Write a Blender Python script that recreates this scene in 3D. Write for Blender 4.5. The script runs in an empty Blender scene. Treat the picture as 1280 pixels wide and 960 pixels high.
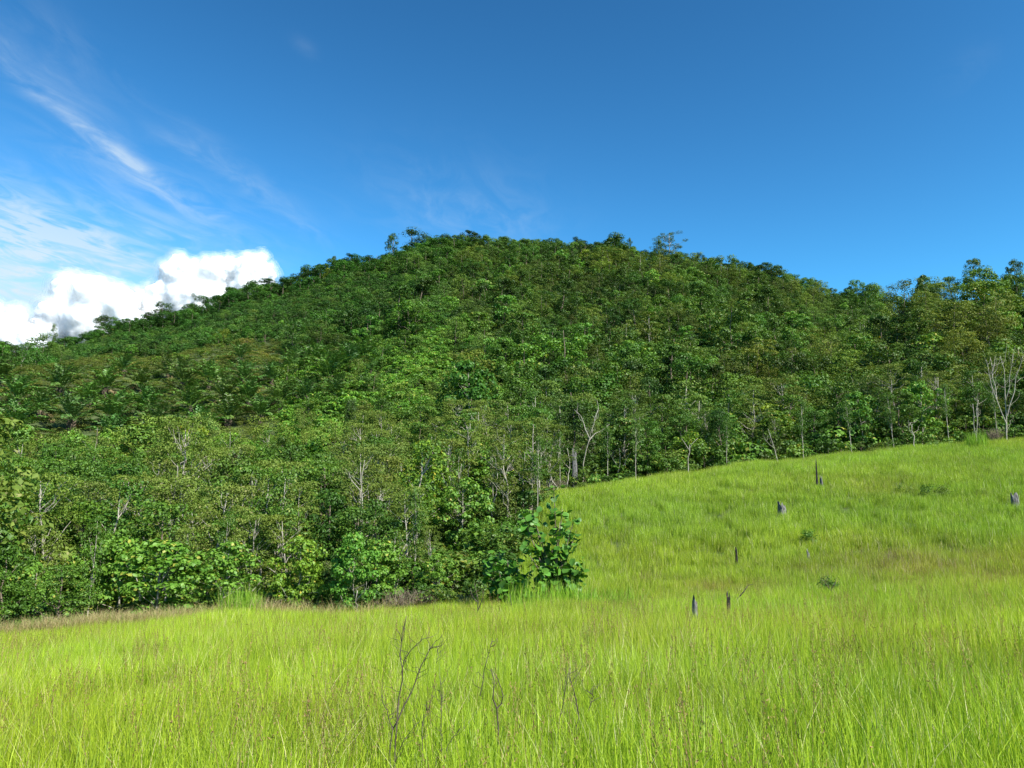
import bpy, math, random
import numpy as np
from mathutils import Vector, Matrix, Euler

# ------------------------------------------------------------------ camera, sky, sun
SC = bpy.context.scene
COL = SC.collection
PITCH = math.radians(9.45)
F = 961.0
cam = bpy.data.cameras.new('camera')
cam.sensor_width = 36.0
cam.lens = 36.0 * F / 1280.0
cam.clip_start = 0.05
cam.clip_end = 30000
camo = bpy.data.objects.new('camera', cam)
COL.objects.link(camo)
camo.location = (0, 0, 0)
camo.rotation_euler = (math.radians(90) + PITCH, 0, 0)
SC.camera = camo
SC.view_settings.view_transform = 'Standard'
SC.view_settings.look = 'None'
SC.view_settings.exposure = 0.9
SC.view_settings.gamma = 1.0
SC.cycles.max_bounces = 9
SC.cycles.diffuse_bounces = 6
SC.cycles.glossy_bounces = 2
SC.cycles.transmission_bounces = 4
SC.cycles.transparent_max_bounces = 14

SUN_EL = math.radians(43)
SUN_AZ = math.radians(134)          # clockwise from the view direction (+Y): behind and to the right
sl = bpy.data.lights.new('sun', 'SUN')
sl.energy = 5.0
sl.angle = math.radians(0.53)
sl.color = (1.0, 0.955, 0.88)
so = bpy.data.objects.new('sun', sl)
COL.objects.link(so)
sdir = Vector((math.sin(SUN_AZ) * math.cos(SUN_EL), math.cos(SUN_AZ) * math.cos(SUN_EL), math.sin(SUN_EL)))
so.rotation_euler = sdir.to_track_quat('Z', 'Y').to_euler()


def ray(px, py):
    """direction through a photo pixel, per metre of depth along +Y"""
    u = (px - 640.0) / F
    v = (480.0 - py) / F
    Y = math.cos(PITCH) - v * math.sin(PITCH)
    Z = math.sin(PITCH) + v * math.cos(PITCH)
    return u / Y, Z / Y


class NT:
    """small helper for node trees"""
    def __init__(self, nt):
        self.nt = nt
        nt.nodes.clear()

    def n(self, t, **kw):
        nd = self.nt.nodes.new(t)
        for k, v in kw.items():
            setattr(nd, k, v)
        return nd

    def put(self, sock, v):
        if isinstance(v, bpy.types.NodeSocket):
            self.nt.links.new(v, sock)
        else:
            sock.default_value = v

    def m(self, op, a, b=0.0, c=None, clamp=False):
        nd = self.n('ShaderNodeMath', operation=op, use_clamp=clamp)
        self.put(nd.inputs[0], a)
        self.put(nd.inputs[1], b)
        if c is not None:
            self.put(nd.inputs[2], c)
        return nd.outputs[0]

    def ramp(self, x, lo, hi, a=0.0, b=1.0):
        nd = self.n('ShaderNodeMapRange', interpolation_type='SMOOTHSTEP')
        self.put(nd.inputs[0], x)
        nd.inputs[1].default_value = lo
        nd.inputs[2].default_value = hi
        nd.inputs[3].default_value = a
        nd.inputs[4].default_value = b
        return nd.outputs[0]

    def mix(self, f, a, b, mode='MIX'):
        nd = self.n('ShaderNodeMix', data_type='RGBA', blend_type=mode)
        self.put(nd.inputs[0], f)
        self.put(nd.inputs[6], a)
        self.put(nd.inputs[7], b)
        return nd.outputs[2]

    def noise(self, vec, scale, detail=4, rough=0.55, dist=0.0, kind='FBM'):
        nd = self.n('ShaderNodeTexNoise')
        if vec is not None:
            self.put(nd.inputs['Vector'], vec)
        nd.inputs['Scale'].default_value = scale
        nd.inputs['Detail'].default_value = detail
        nd.inputs['Roughness'].default_value = rough
        nd.inputs['Distortion'].default_value = dist
        return nd.outputs['Fac']


def build_world():
    w = bpy.data.worlds.new('World')
    SC.world = w
    w.use_nodes = True
    t = NT(w.node_tree)
    out = t.n('ShaderNodeOutputWorld')
    bg = t.n('ShaderNodeBackground')
    bg.inputs['Strength'].default_value = 0.10
    sky = t.n('ShaderNodeTexSky', sky_type='NISHITA')
    sky.sun_disc = False
    sky.sun_elevation = SUN_EL
    sky.sun_rotation = SUN_AZ
    sky.air_density = 1.0
    sky.dust_density = 0.35
    sky.ozone_density = 2.2
    sky.altitude = 300
    # the deep contrasty blue of the photo: same sky everywhere, one colour response
    gm = t.n('ShaderNodeGamma'); gm.inputs['Gamma'].default_value = 1.7
    t.put(gm.inputs[0], sky.outputs[0])
    blue = t.mix(1.0, gm.outputs[0], (.23, .486, .44, 1), 'MULTIPLY')
    blue = t.mix(1.0, blue, (3.2, 4.6, 6.5, 1), 'DARKEN')
    # thin cirrus on a plane high overhead: coordinates = direction / height of direction
    g = t.n('ShaderNodeNewGeometry')
    sep = t.n('ShaderNodeSeparateXYZ')
    vm = t.n('ShaderNodeVectorMath', operation='SCALE')
    t.put(vm.inputs[0], g.outputs['Incoming'])
    vm.inputs['Scale'].default_value = -1.0
    t.put(sep.inputs[0], vm.outputs[0])
    dx, dy, dz = sep.outputs
    iz = t.m('DIVIDE', 1.0, t.m('MAXIMUM', dz, 0.04))
    qx, qy = t.m('MULTIPLY', dx, iz), t.m('MULTIPLY', dy, iz)

    def q(px, py):
        sx, e = ray(px, py)
        return sx / e, 1.0 / e

    # wind direction of the streaks, from the photo's streak (60,130) -> (215,230)
    a, b = q(60, 130), q(215, 232)
    ang = math.atan2(b[1] - a[1], b[0] - a[0])
    ca, sa = math.cos(ang), math.sin(ang)
    al = t.m('ADD', t.m('MULTIPLY', qx, ca), t.m('MULTIPLY', qy, sa))
    ac = t.m('ADD', t.m('MULTIPLY', qx, -sa), t.m('MULTIPLY', qy, ca))
    cmb = t.n('ShaderNodeCombineXYZ')
    t.put(cmb.inputs[0], t.m('MULTIPLY', al, 1.3))
    t.put(cmb.inputs[1], t.m('MULTIPLY', ac, 2.6))
    fib = t.noise(cmb.outputs[0], 2.4, 8, 0.58, 1.6)
    cm2 = t.n('ShaderNodeCombineXYZ')
    t.put(cm2.inputs[0], al)
    t.put(cm2.inputs[1], t.m('MULTIPLY', ac, 1.6))
    blob = t.noise(cm2.outputs[0], 2.1, 6, 0.6, 0.5)
    tot = None
    # (photo px, py, half length, half width, strength) of each streak of cirrus
    for px, py, L, W, k in ((85, 140, .13, .035, .8), (120, 172, .15, .035, .85), (165, 205, .16, .035, .8), (200, 238, .22, .06, .5),
                            (45, 92, .20, .05, .42), (25, 35, .22, .10, .26), (228, 186, .11, .035, .38), (15, 280, .34, .26, 1.5),
                            (40, 312, .45, .30, 1.3), (230, 262, .5, .20, .34), (10, 350, .6, .5, .8), (150, 300, .6, .25, .36), (212, 294, .10, .06, .45),
                            (330, 240, .40, .06, .36), (560, 262, .36, .26, .20), (620, 275, .25, .2, .12),
                            (380, 58, .035, .02, .22), (1210, 85, .1, .05, .06)):
        cxy = q(px, py)
        c_al = cxy[0] * ca + cxy[1] * sa
        c_ac = -cxy[0] * sa + cxy[1] * ca
        d1 = t.m('DIVIDE', t.m('SUBTRACT', al, c_al), L)
        d2 = t.m('DIVIDE', t.m('SUBTRACT', ac, c_ac), W)
        r2 = t.m('ADD', t.m('MULTIPLY', d1, d1), t.m('MULTIPLY', d2, d2))
        e = t.m('MULTIPLY', t.m('EXPONENT', t.m('MULTIPLY', r2, -1.0)), k)
        tot = e if tot is None else t.m('ADD', tot, e)
    f = t.m('ADD', t.m('MULTIPLY', t.ramp(fib, 0.36, 0.72), 0.75), t.m('MULTIPLY', t.ramp(blob, 0.4, 0.7), 0.45))
    cov = t.m('MULTIPLY', tot, f, clamp=True)
    veil = None      # thin even haze of ice cloud low on the left
    for px, py, W, k in ((-60, 400, 1.1, .58), (60, 360, .8, .30)):
        cxy = q(px, py)
        d1 = t.m('DIVIDE', t.m('SUBTRACT', qx, cxy[0]), W); d2 = t.m('DIVIDE', t.m('SUBTRACT', qy, cxy[1]), W)
        e = t.m('MULTIPLY', t.m('EXPONENT', t.m('MULTIPLY', t.m('ADD', t.m('MULTIPLY', d1, d1), t.m('MULTIPLY', d2, d2)), -1.0)), k)
        veil = e if veil is None else t.m('ADD', veil, e)
    cov = t.m('ADD', t.m('MULTIPLY', cov, 0.60), veil, clamp=True)
    col = t.mix(cov, blue, (3.9, 4.65, 5.2, 1))
    t.put(bg.inputs['Color'], col)
    t.nt.links.new(bg.outputs[0], out.inputs[0])


build_world()

# ------------------------------------------------------------------ terrain function
def pchip(xk, yk, x):
    xk = np.asarray(xk, float); yk = np.asarray(yk, float)
    h = np.diff(xk); d = np.diff(yk) / h
    m = np.zeros_like(yk)
    for i in range(1, len(xk) - 1):
        if d[i - 1] * d[i] > 0:
            w1 = 2 * h[i] + h[i - 1]; w2 = h[i] + 2 * h[i - 1]
            m[i] = (w1 + w2) / (w1 / d[i - 1] + w2 / d[i])
    m[0] = d[0]; m[-1] = d[-1]
    x = np.clip(x, xk[0], xk[-1])
    i = np.clip(np.searchsorted(xk, x) - 1, 0, len(xk) - 2)
    t = (x - xk[i]) / h[i]
    return ((2 * t**3 - 3 * t**2 + 1) * yk[i] + (t**3 - 2 * t**2 + t) * h[i] * m[i]
            + (-2 * t**3 + 3 * t**2) * yk[i + 1] + (t**3 - t**2) * h[i] * m[i + 1])


def vnoise(x, y, seed=0):
    xi = np.floor(x).astype(np.int64); yi = np.floor(y).astype(np.int64)
    fx = x - xi; fy = y - yi
    fx = fx * fx * (3 - 2 * fx); fy = fy * fy * (3 - 2 * fy)

    def h(a, b):
        n = (a * 374761393 + b * 668265263 + seed * 974711) & 0x7fffffff
        n = ((n ^ (n >> 13)) * 1274126177) & 0x7fffffff
        n = (n ^ (n >> 16)) & 0xffff
        return n / 65535.0 * 2 - 1
    return ((h(xi, yi) * (1 - fx) + h(xi + 1, yi) * fx) * (1 - fy)
            + (h(xi, yi + 1) * (1 - fx) + h(xi + 1, yi + 1) * fx) * fy)


def fbm(x, y, seed=0, oct=4):
    r = 0; a = 1.0
    for k in range(oct):
        r = r + a * vnoise(x * 2**k, y * 2**k, seed + k * 17)
        a *= 0.5
    return r / 1.9


#        px   front crest (py, Y)   Y2: depth,kind      knoll / valley (Y, py or z)      hill knots (Y,z)...           skyline (py, Y)
GT = 0.55   # grass height taken off where the photo shows the grass tops


def zpix(px, py, Y, off=0.0):
    return ray(px, py)[1] * Y - off


COLS = {
    -500: [(26, zpix(0, 800, 26, GT) - .8), (38, -7.5), (60, -6), (110, 7), (170, 24), (260, zpix(0, 500, 260, 6)), (330, 30)],
    0: [(26, zpix(0, 796, 26, GT)), (36, -6.6), (60, -4.6), (110, 8.5), (170, 30), (258, zpix(0, 448, 258, 9)), (330, 42)],
    160: [(27, zpix(160, 781, 27, GT)), (37, -6.2), (60, -4.2), (110, 9.0), (170, 32), (265, zpix(160, 398, 265, 8.5)), (335, 56)],
    320: [(29, zpix(320, 767, 29, GT)), (39, -5.6), (60, -3.6), (110, 10), (170, 35), (275, zpix(320, 360, 275, 7)), (340, 74)],
    450: [(30, zpix(450, 764, 30, GT)), (40, -5.0), (60, -2.6), (110, 12.5), (170, 38), (285, zpix(450, 320, 285, 8)), (350, 90)],
    560: [(30, zpix(560, 757, 30, GT)), (40, -4.0), (58, -1.3), (110, 15), (170, 42), (295, zpix(560, 300, 295, 9)), (360, 98)],
    640: [(30, zpix(640, 748, 30, GT)), (36, -3.3), (48, -1.4), (70, 2.5), (110, 16.5), (170, 43), (300, zpix(640, 306, 300, 9)), (365, 98)],
    700: [(30, zpix(700, 743, 30, GT)), (34, -3.4), (50, zpix(700, 614, 50, GT)), (72, 2.2), (110, 16.5), (170, 43), (300, zpix(700, 310, 300, 9)), (365, 98)],
    760: [(30, zpix(760, 743, 30, GT)), (34, -3.3), (54, zpix(760, 603, 54, GT)), (76, 3.2), (112, 16.5), (170, 42), (300, zpix(760, 314, 300, 9)), (365, 96)],
    850: [(29, zpix(850, 741, 29, GT)), (33, -3.1), (58, zpix(850, 591, 58, GT)), (80, 4.2), (115, 16.5), (170, 41), (292, zpix(850, 319, 292, 9.5)), (360, 90)],
    960: [(28, zpix(960, 738, 28, GT)), (32, -2.8), (62, zpix(960, 576, 62, GT)), (84, 5.2), (115, 16), (170, 38), (278, zpix(960, 340, 278, 7)), (350, 75)],
    1080: [(28, zpix(1080, 731, 28, GT)), (32, -2.5), (64, zpix(1080, 566, 64, GT)), (86, 7.0), (120, 19), (170, 34), (250, zpix(1080, 366, 250, 7)), (330, 55)],
    1115: [(28, zpix(1115, 728, 28, GT)), (32, -2.4), (64, zpix(1115, 563, 64, GT)), (86, 8.0), (125, 22), (170, 33), (250, zpix(1115, 374, 250, 7)), (330, 50)],
    1160: [(28, zpix(1160, 724, 28, GT)), (32, -2.3), (64, zpix(1160, 561, 64, GT)), (86, 9.0), (140, zpix(1160, 357, 140, 8)), (180, 33), (250, 48), (330, 45)],
    1280: [(28, zpix(1280, 716, 28, GT)), (32, -2.1), (64, zpix(1280, 554, 64, GT)), (86, 10), (135, zpix(1280, 356, 135, 8)), (180, 33), (250, 40), (330, 38)],
    1780: [(28, -1.6), (34, -1.5), (64, 6.4), (86, 11), (135, 30), (180, 33), (250, 38), (330, 34)],
}
_S = np.array([ray(px, 600)[0] for px in COLS])
YG = np.concatenate([np.arange(0, 100, 0.5), np.arange(100, 600, 2.0), np.array([600., 800, 1500, 4000])])
_PROF = []
for px, kn in COLS.items():
    ys = [-60, 0.0, 6, 15] + [k[0] for k in kn] + [420, 600, 1500, 4000]
    z1 = kn[0][1]; y1 = kn[0][0]
    fr = lambda y: -1.72 + (z1 + 1.72) * (y / y1) ** 1.15
    zl = kn[-1][1]
    zs = [-1.72, -1.72, fr(6), fr(15)] + [k[1] for k in kn] + [zl * 0.55, 5, -6, -8]
    _PROF.append(pchip(ys, zs, YG))
_PROF = np.array(_PROF)


def H(x, y):
    x = np.asarray(x, float); y = np.asarray(y, float)
    yy = np.maximum(y, 0.0)
    s = np.clip(x / np.maximum(y, 2.0), _S[0], _S[-1])
    ci = np.clip(np.searchsorted(_S, s) - 1, 0, len(_S) - 2)
    ft = (s - _S[ci]) / (_S[ci + 1] - _S[ci])
    ft = ft * ft * (3 - 2 * ft)
    yi = np.clip(np.searchsorted(YG, yy) - 1, 0, len(YG) - 2)
    fy = np.clip((yy - YG[yi]) / (YG[yi + 1] - YG[yi]), 0, 1)
    za = _PROF[ci, yi] * (1 - fy) + _PROF[ci, yi + 1] * fy
    zb = _PROF[ci + 1, yi] * (1 - fy) + _PROF[ci + 1, yi + 1] * fy
    z = za * (1 - ft) + zb * ft
    hill = np.clip((yy - 75) / 60, 0, 1) * np.clip((330 - yy) / 60, 0, 1)
    near = np.clip((70 - yy) / 20, 0, 1) * np.clip(yy / 8, 0, 1)
    z = z + hill * 4.6 * fbm(x / 30.0 + 3.3, y / 75.0, 5, 3)
    z = z + near * 0.22 * fbm(x / 3.1, y / 3.1, 9, 3)
    return z


def h1(x, y):
    return float(H(np.array([x]), np.array([y]))[0])


def at(px, Y, py=600):
    sx, _ = ray(px, py)
    return sx * Y, Y


def hit(px, py, y0=4.0, y1=330.0):
    sx, e = ray(px, py)
    Y = np.arange(y0, y1, 0.1)
    g = H(sx * Y, Y)
    k = np.nonzero(g >= e * Y)[0]
    Yh = Y[k[0]] if len(k) else y1
    return sx * Yh, Yh, h1(sx * Yh, Yh)


# regions of the ground ------------------------------------------------
_GE = [(0, 27), (160, 28.5), (320, 30.5), (450, 31.5), (560, 32), (620, 33), (655, 43), (690, 51), (760, 56), (850, 61), (960, 65.5), (1080, 68), (1280, 69), (1780, 70)]
_GS = np.array([ray(p, 600)[0] for p, _ in _GE]); _GY = np.array([y for _, y in _GE])


def grass_limit(x, y):
    s = np.asarray(x, float) / np.maximum(np.asarray(y, float), 1)
    return np.interp(s, _GS, _GY)


# ------------------------------------------------------------------ mesh building
class M:
    def __init__(self):
        self.v = []; self.f = []; self.mi = []; self.nv = 0

    def add(self, v, f, mi=0):
        v = np.asarray(v, float)
        self.v.append(v)
        f = np.asarray(f, int)
        self.f.append(f + self.nv)
        self.mi.append(np.full(len(f), mi))
        self.nv += len(v)

    def merge(self, o, mi=None):
        for v, f, m in zip(o.v, o.f, o.mi):
            pass
        base = self.nv
        for v in o.v:
            self.v.append(v)
        for f, m in zip(o.f, o.mi):
            self.f.append(f + base)
            self.mi.append(m if mi is None else np.full(len(f), mi))
        self.nv += o.nv

    def mesh(self, name, mats, smooth=False):
        me = bpy.data.meshes.new(name)
        V = np.concatenate(self.v) if self.v else np.zeros((0, 3))
        me.vertices.add(len(V))
        me.vertices.foreach_set('co', V.astype(np.float32).ravel())
        loops = np.concatenate([f.ravel() for f in self.f])
        tot = np.concatenate([np.full(len(f), f.shape[1]) for f in self.f])
        start = np.concatenate([[0], np.cumsum(tot)[:-1]])
        me.loops.add(len(loops))
        me.loops.foreach_set('vertex_index', loops.astype(np.int32))
        me.polygons.add(len(tot))
        me.polygons.foreach_set('loop_start', start.astype(np.int32))
        me.polygons.foreach_set('loop_total', tot.astype(np.int32))
        me.polygons.foreach_set('material_index', np.concatenate(self.mi).astype(np.int32))
        if smooth:
            me.polygons.foreach_set('use_smooth', np.ones(len(tot), bool))
        for m in mats:
            me.materials.append(m)
        me.update(calc_edges=True)
        return me


def tube(m, pts, rad, sides=6, mi=0, cap=True):
    pts = np.asarray(pts, float)
    n = len(pts)
    rad = np.asarray(rad, float) * np.ones(n)
    tan = np.gradient(pts, axis=0)
    tan /= np.linalg.norm(tan, axis=1, keepdims=True) + 1e-9
    ref = np.array([1.0, 0.13, 0.0]) if abs(tan[0][0]) < 0.8 else np.array([0, 1.0, 0.1])
    a = np.cross(tan, ref); a /= np.linalg.norm(a, axis=1, keepdims=True) + 1e-9
    b = np.cross(tan, a)
    th = np.arange(sides) * 2 * math.pi / sides
    V = (pts[:, None, :] + rad[:, None, None] * (np.cos(th)[None, :, None] * a[:, None, :] + np.sin(th)[None, :, None] * b[:, None, :])).reshape(-1, 3)
    i = np.arange(n - 1)[:, None] * sides; j = np.arange(sides)[None, :]
    jn = (j + 1) % sides
    Fq = np.stack([i + j, i + jn, i + sides + jn, i + sides + j], -1).reshape(-1, 4)
    m.add(V, Fq, mi)
    if cap:
        k = m.nv - sides
        m.f.append(np.array([list(range(k, k + sides))])); m.mi.append(np.array([mi]))


def wiggle(p0, p1, n, amp, rs):
    t = np.linspace(0, 1, n)[:, None]
    p = np.asarray(p0)[None] * (1 - t) + np.asarray(p1)[None] * t
    w = rs.normal(0, amp, (n, 3)); w[0] = 0; w[-1] = 0
    return p + w * np.sin(t * math.pi)


def leaves(m, C, N, D, L, W, mi=0, fold=0.25, shape=4):
    """C centres, N normals, D directions of growth, L lengths, W widths; each leaf is a folded blade"""
    N = N / (np.linalg.norm(N, axis=1, keepdims=True) + 1e-9)
    D = D - (D * N).sum(1, keepdims=True) * N
    D = D / (np.linalg.norm(D, axis=1, keepdims=True) + 1e-9)
    S = np.cross(N, D)
    L = np.asarray(L)[:, None] * np.ones((len(C), 1)); W = np.asarray(W)[:, None] * np.ones((len(C), 1))
    k = len(C)
    if shape == 4:
        P = [C - D * L * .5, C + S * W * .5 + N * L * fold * .4, C + D * L * .5 - N * L * .08, C - S * W * .5 + N * L * fold * .4]
        V = np.stack(P, 1).reshape(-1, 3)
        b = np.arange(k)[:, None] * 4
        Ft = np.concatenate([b + np.array([[0, 2, 1]]), b + np.array([[0, 3, 2]])], 0)
        m.add(V, Ft, mi)
    else:
        P = [C - D * L * .45, C - D * L * .5 + S * W * .32 + N * L * fold * .2, C + S * W * .5 + D * L * .02 + N * L * fold * .35, C + D * L * .3 + S * W * .32 + N * L * fold * .1,
             C + D * L * .55 - N * L * .14, C + D * L * .3 - S * W * .32 + N * L * fold * .1, C - S * W * .5 + D * L * .02 + N * L * fold * .35, C - D * L * .5 - S * W * .32 + N * L * fold * .2]
        V = np.stack(P, 1).reshape(-1, 3)
        b = np.arange(k)[:, None] * 8
        T = [[0, 2, 1], [0, 3, 2], [0, 4, 3], [0, 5, 4], [0, 6, 5], [0, 7, 6]]
        m.add(V, np.concatenate([b + np.array([q]) for q in T], 0), mi)


# ------------------------------------------------------------------ materials
def leaf_mat(name, c1, c2, trans=0.35, gloss=0.06, rough=0.45, third=None, tfrac=0.0):
    mt = bpy.data.materials.new(name)
    mt.use_nodes = True
    t = NT(mt.node_tree)
    out = t.n('ShaderNodeOutputMaterial')
    g = t.n('ShaderNodeNewGeometry')
    at_ = t.n('ShaderNodeAttribute', attribute_type='INSTANCER', attribute_name='tint')
    rnd = g.outputs['Random Per Island']
    col = t.mix(rnd, c1 + (1,), c2 + (1,))
    if third:
        r2 = t.m('FRACT', t.m('MULTIPLY', rnd, 37.7))
        col = t.mix(t.m('LESS_THAN', r2, tfrac), col, third + (1,))
    col = t.mix(1.0, col, at_.outputs['Color'], 'MULTIPLY')
    d = t.n('ShaderNodeBsdfDiffuse'); t.put(d.inputs['Color'], col)
    tr = t.n('ShaderNodeBsdfTranslucent')
    t.put(tr.inputs['Color'], t.mix(1.0, col, (1.25, 1.2, 0.45, 1), 'MULTIPLY'))
    mx = t.n('ShaderNodeMixShader'); mx.inputs[0].default_value = trans * (.95 if 'grass' in name else .72)
    t.nt.links.new(d.outputs[0], mx.inputs[1]); t.nt.links.new(tr.outputs[0], mx.inputs[2])
    gl = t.n('ShaderNodeBsdfGlossy'); gl.inputs['Roughness'].default_value = rough + .1
    gl.inputs['Color'].default_value = (.9, .95, .9, 1)
    m2 = t.n('ShaderNodeMixShader'); m2.inputs[0].default_value = gloss * .45
    t.nt.links.new(mx.outputs[0], m2.inputs[1]); t.nt.links.new(gl.outputs[0], m2.inputs[2])
    t.nt.links.new(m2.outputs[0], out.inputs[0])
    return mt


def bark_mat(name, c1, c2, scale=6.0, rough=0.9):
    mt = bpy.data.materials.new(name)
    mt.use_nodes = True
    t = NT(mt.node_tree)
    out = t.n('ShaderNodeOutputMaterial')
    tc = t.n('ShaderNodeTexCoord')
    mp = t.n('ShaderNodeMapping'); mp.inputs['Scale'].default_value = (2.5, 2.5, .6)
    t.put(mp.inputs[0], tc.outputs['Object'])
    f = t.noise(mp.outputs[0], scale, 5, .65)
    col = t.mix(t.ramp(f, .38, .64), c1 + (1,), c2 + (1,))
    p = t.n('ShaderNodeBsdfPrincipled')
    t.put(p.inputs['Base Color'], col)
    p.inputs['Roughness'].default_value = rough
    p.inputs['Specular IOR Level'].default_value = 0.25
    bmp = t.n('ShaderNodeBump'); bmp.inputs['Strength'].default_value = 0.5; bmp.inputs['Distance'].default_value = 0.03
    t.put(bmp.inputs['Height'], f)
    t.nt.links.new(bmp.outputs[0], p.inputs['Normal'])
    t.nt.links.new(p.outputs[0], out.inputs[0])
    return mt


MAT = {
    'dark_leaf': leaf_mat('dark_leaf', (.028, .070, .009), (.060, .122, .015), .28, .04, .38),
    'mid_leaf': leaf_mat('mid_leaf', (.044, .105, .011), (.094, .180, .018), .32, .05, .42, (.17, .20, .03), .04),
    'light_leaf': leaf_mat('light_leaf', (.075, .175, .018), (.140, .260, .030), .36, .05, .42, (.30, .30, .05), .05),
    'olive_leaf': leaf_mat('olive_leaf', (.085, .140, .018), (.165, .220, .038), .34, .03, .5, (.22, .22, .08), .04),
    'yellow_leaf': leaf_mat('yellow_leaf', (.16, .26, .02), (.28, .36, .04), .4, .04, .45),
    'palm_leaf': leaf_mat('palm_leaf', (.048, .130, .016), (.125, .250, .040), .22, .09, .35, (.12, .14, .04), .05),
    'dead_frond': leaf_mat('dead_frond', (.15, .11, .05), (.24, .19, .10), .2, .02, .6),
    'shrub_leaf': leaf_mat('shrub_leaf', (.036, .120, .016), (.095, .220, .030), .30, .07, .36),
    'grass': leaf_mat('grass_blade', (.175, .290, .012), (.490, .615, .045), .34, .05, .4, (.62, .56, .26), .09),
    'tall_grass': leaf_mat('tall_grass_blade', (.11, .25, .014), (.28, .46, .03), .34, .05, .4, (.36, .38, .12), .05),
    'dry_grass': leaf_mat('dry_grass_blade', (.34, .26, .12), (.52, .44, .22), .3, .02, .6, (.22, .32, .06), .25),
    'dead_scrub': leaf_mat('dead_scrub', (.11, .09, .06), (.24, .20, .14), .1, .01, .8),
    'pale_bark': bark_mat('pale_bark', (.22, .20, .155), (.42, .39, .32)),
    'brown_bark': bark_mat('brown_bark', (.09, .07, .05), (.22, .18, .13)),
    'grey_snag': bark_mat('grey_snag', (.055, .055, .053), (.21, .205, .195), 9),
    'char': bark_mat('charred_wood', (.010, .009, .009), (.045, .040, .038), 9),
    'twig': bark_mat('dead_twig', (.045, .032, .026), (.13, .10, .08), 12),
    'palm_trunk': bark_mat('palm_trunk', (.05, .04, .03), (.14, .11, .07), 5),
}


def ground_mat():
    mt = bpy.data.materials.new('ground')
    mt.use_nodes = True
    t = NT(mt.node_tree)
    out = t.n('ShaderNodeOutputMaterial')
    g = t.n('ShaderNodeNewGeometry')
    p = g.outputs['Position']
    a = t.noise(p, .9, 6, .6)
    b = t.noise(p, .06, 5, .6)
    col = t.mix(t.ramp(a, .35, .65), (.045, .085, .014, 1), (.085, .10, .035, 1))
    col = t.mix(t.ramp(b, .42, .62), col, (.055, .085, .02, 1))
    bs = t.n('ShaderNodeBsdfPrincipled')
    t.put(bs.inputs['Base Color'], col)
    bs.inputs['Roughness'].default_value = .95
    bmp = t.n('ShaderNodeBump'); bmp.inputs['Strength'].default_value = .6; bmp.inputs['Distance'].default_value = .1
    t.put(bmp.inputs['Height'], a)
    t.nt.links.new(bmp.outputs[0], bs.inputs['Normal'])
    t.nt.links.new(bs.outputs[0], out.inputs[0])
    return mt


# ------------------------------------------------------------------ linking helpers
def link(o, parent=None, loc=None, rot=None, scale=None):
    COL.objects.link(o)
    if parent is not None:
        o.parent = parent
    if loc is not None:
        o.location = loc
    if rot is not None:
        o.rotation_euler = rot
    if scale is not None:
        o.scale = scale if hasattr(scale, '__len__') else (scale,) * 3
    return o


def obj(name, me, parent=None, tint=(1, 1, 1), **kw):
    o = bpy.data.objects.new(name, me)
    o['tint'] = [float(c) for c in tint]
    return link(o, parent, **kw)


def thing(name, label, cat, loc, rz=0.0, scale=1.0, group=None):
    o = bpy.data.objects.new(name, None)
    o.empty_display_size = 0.2
    link(o, None, loc, (0, 0, rz), scale)
    o['label'] = label; o['category'] = cat
    if group:
        o['group'] = group
    return o


def instancer(name, protos, P, R, S, I, T, label, extra=None):
    """one 'stuff' object: points with a mesh of the collection on each"""
    pc = bpy.data.collections.new(name + '_kinds')
    for k, me in enumerate(protos):
        pc.objects.link(bpy.data.objects.new('%s_kind_%02d' % (name, k), me))
    me = bpy.data.meshes.new(name)
    n = len(P)
    me.vertices.add(n)
    me.vertices.foreach_set('co', np.asarray(P, np.float32).ravel())
    for nm, ty, arr in (('rot', 'FLOAT_VECTOR', R), ('tint', 'FLOAT_VECTOR', T), ('size', 'FLOAT_VECTOR', S)):
        a = me.attributes.new(nm, ty, 'POINT')
        a.data.foreach_set('vector', np.asarray(arr, np.float32).ravel())
    a = me.attributes.new('pick', 'INT', 'POINT')
    a.data.foreach_set('value', np.asarray(I, np.int32))
    o = bpy.data.objects.new(name, me)
    COL.objects.link(o)
    o['kind'] = 'stuff'; o['label'] = label
    ng = bpy.data.node_groups.new(name, 'GeometryNodeTree')
    ng.interface.new_socket('Geometry', in_out='INPUT', socket_type='NodeSocketGeometry')
    ng.interface.new_socket('Geometry', in_out='OUTPUT', socket_type='NodeSocketGeometry')
    N, Lk = ng.nodes, ng.links
    gi = N.new('NodeGroupInput'); go = N.new('NodeGroupOutput')
    ci = N.new('GeometryNodeCollectionInfo'); ci.inputs['Collection'].default_value = pc
    ci.inputs['Separate Children'].default_value = True
    ci.inputs['Reset Children'].default_value = True
    ip = N.new('GeometryNodeInstanceOnPoints')
    ip.inputs['Pick Instance'].default_value = True
    Lk.new(gi.outputs[0], ip.inputs['Points']); Lk.new(ci.outputs[0], ip.inputs['Instance'])

    def na(nm, ty):
        nd = N.new('GeometryNodeInputNamedAttribute'); nd.data_type = ty
        nd.inputs['Name'].default_value = nm
        return nd.outputs['Attribute']
    Lk.new(na('pick', 'INT'), ip.inputs['Instance Index'])
    Lk.new(na('rot', 'FLOAT_VECTOR'), ip.inputs['Rotation'])
    Lk.new(na('size', 'FLOAT_VECTOR'), ip.inputs['Scale'])
    Lk.new(ip.outputs[0], go.inputs[0])
    md = o.modifiers.new('scatter', 'NODES'); md.node_group = ng
    return o


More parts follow.
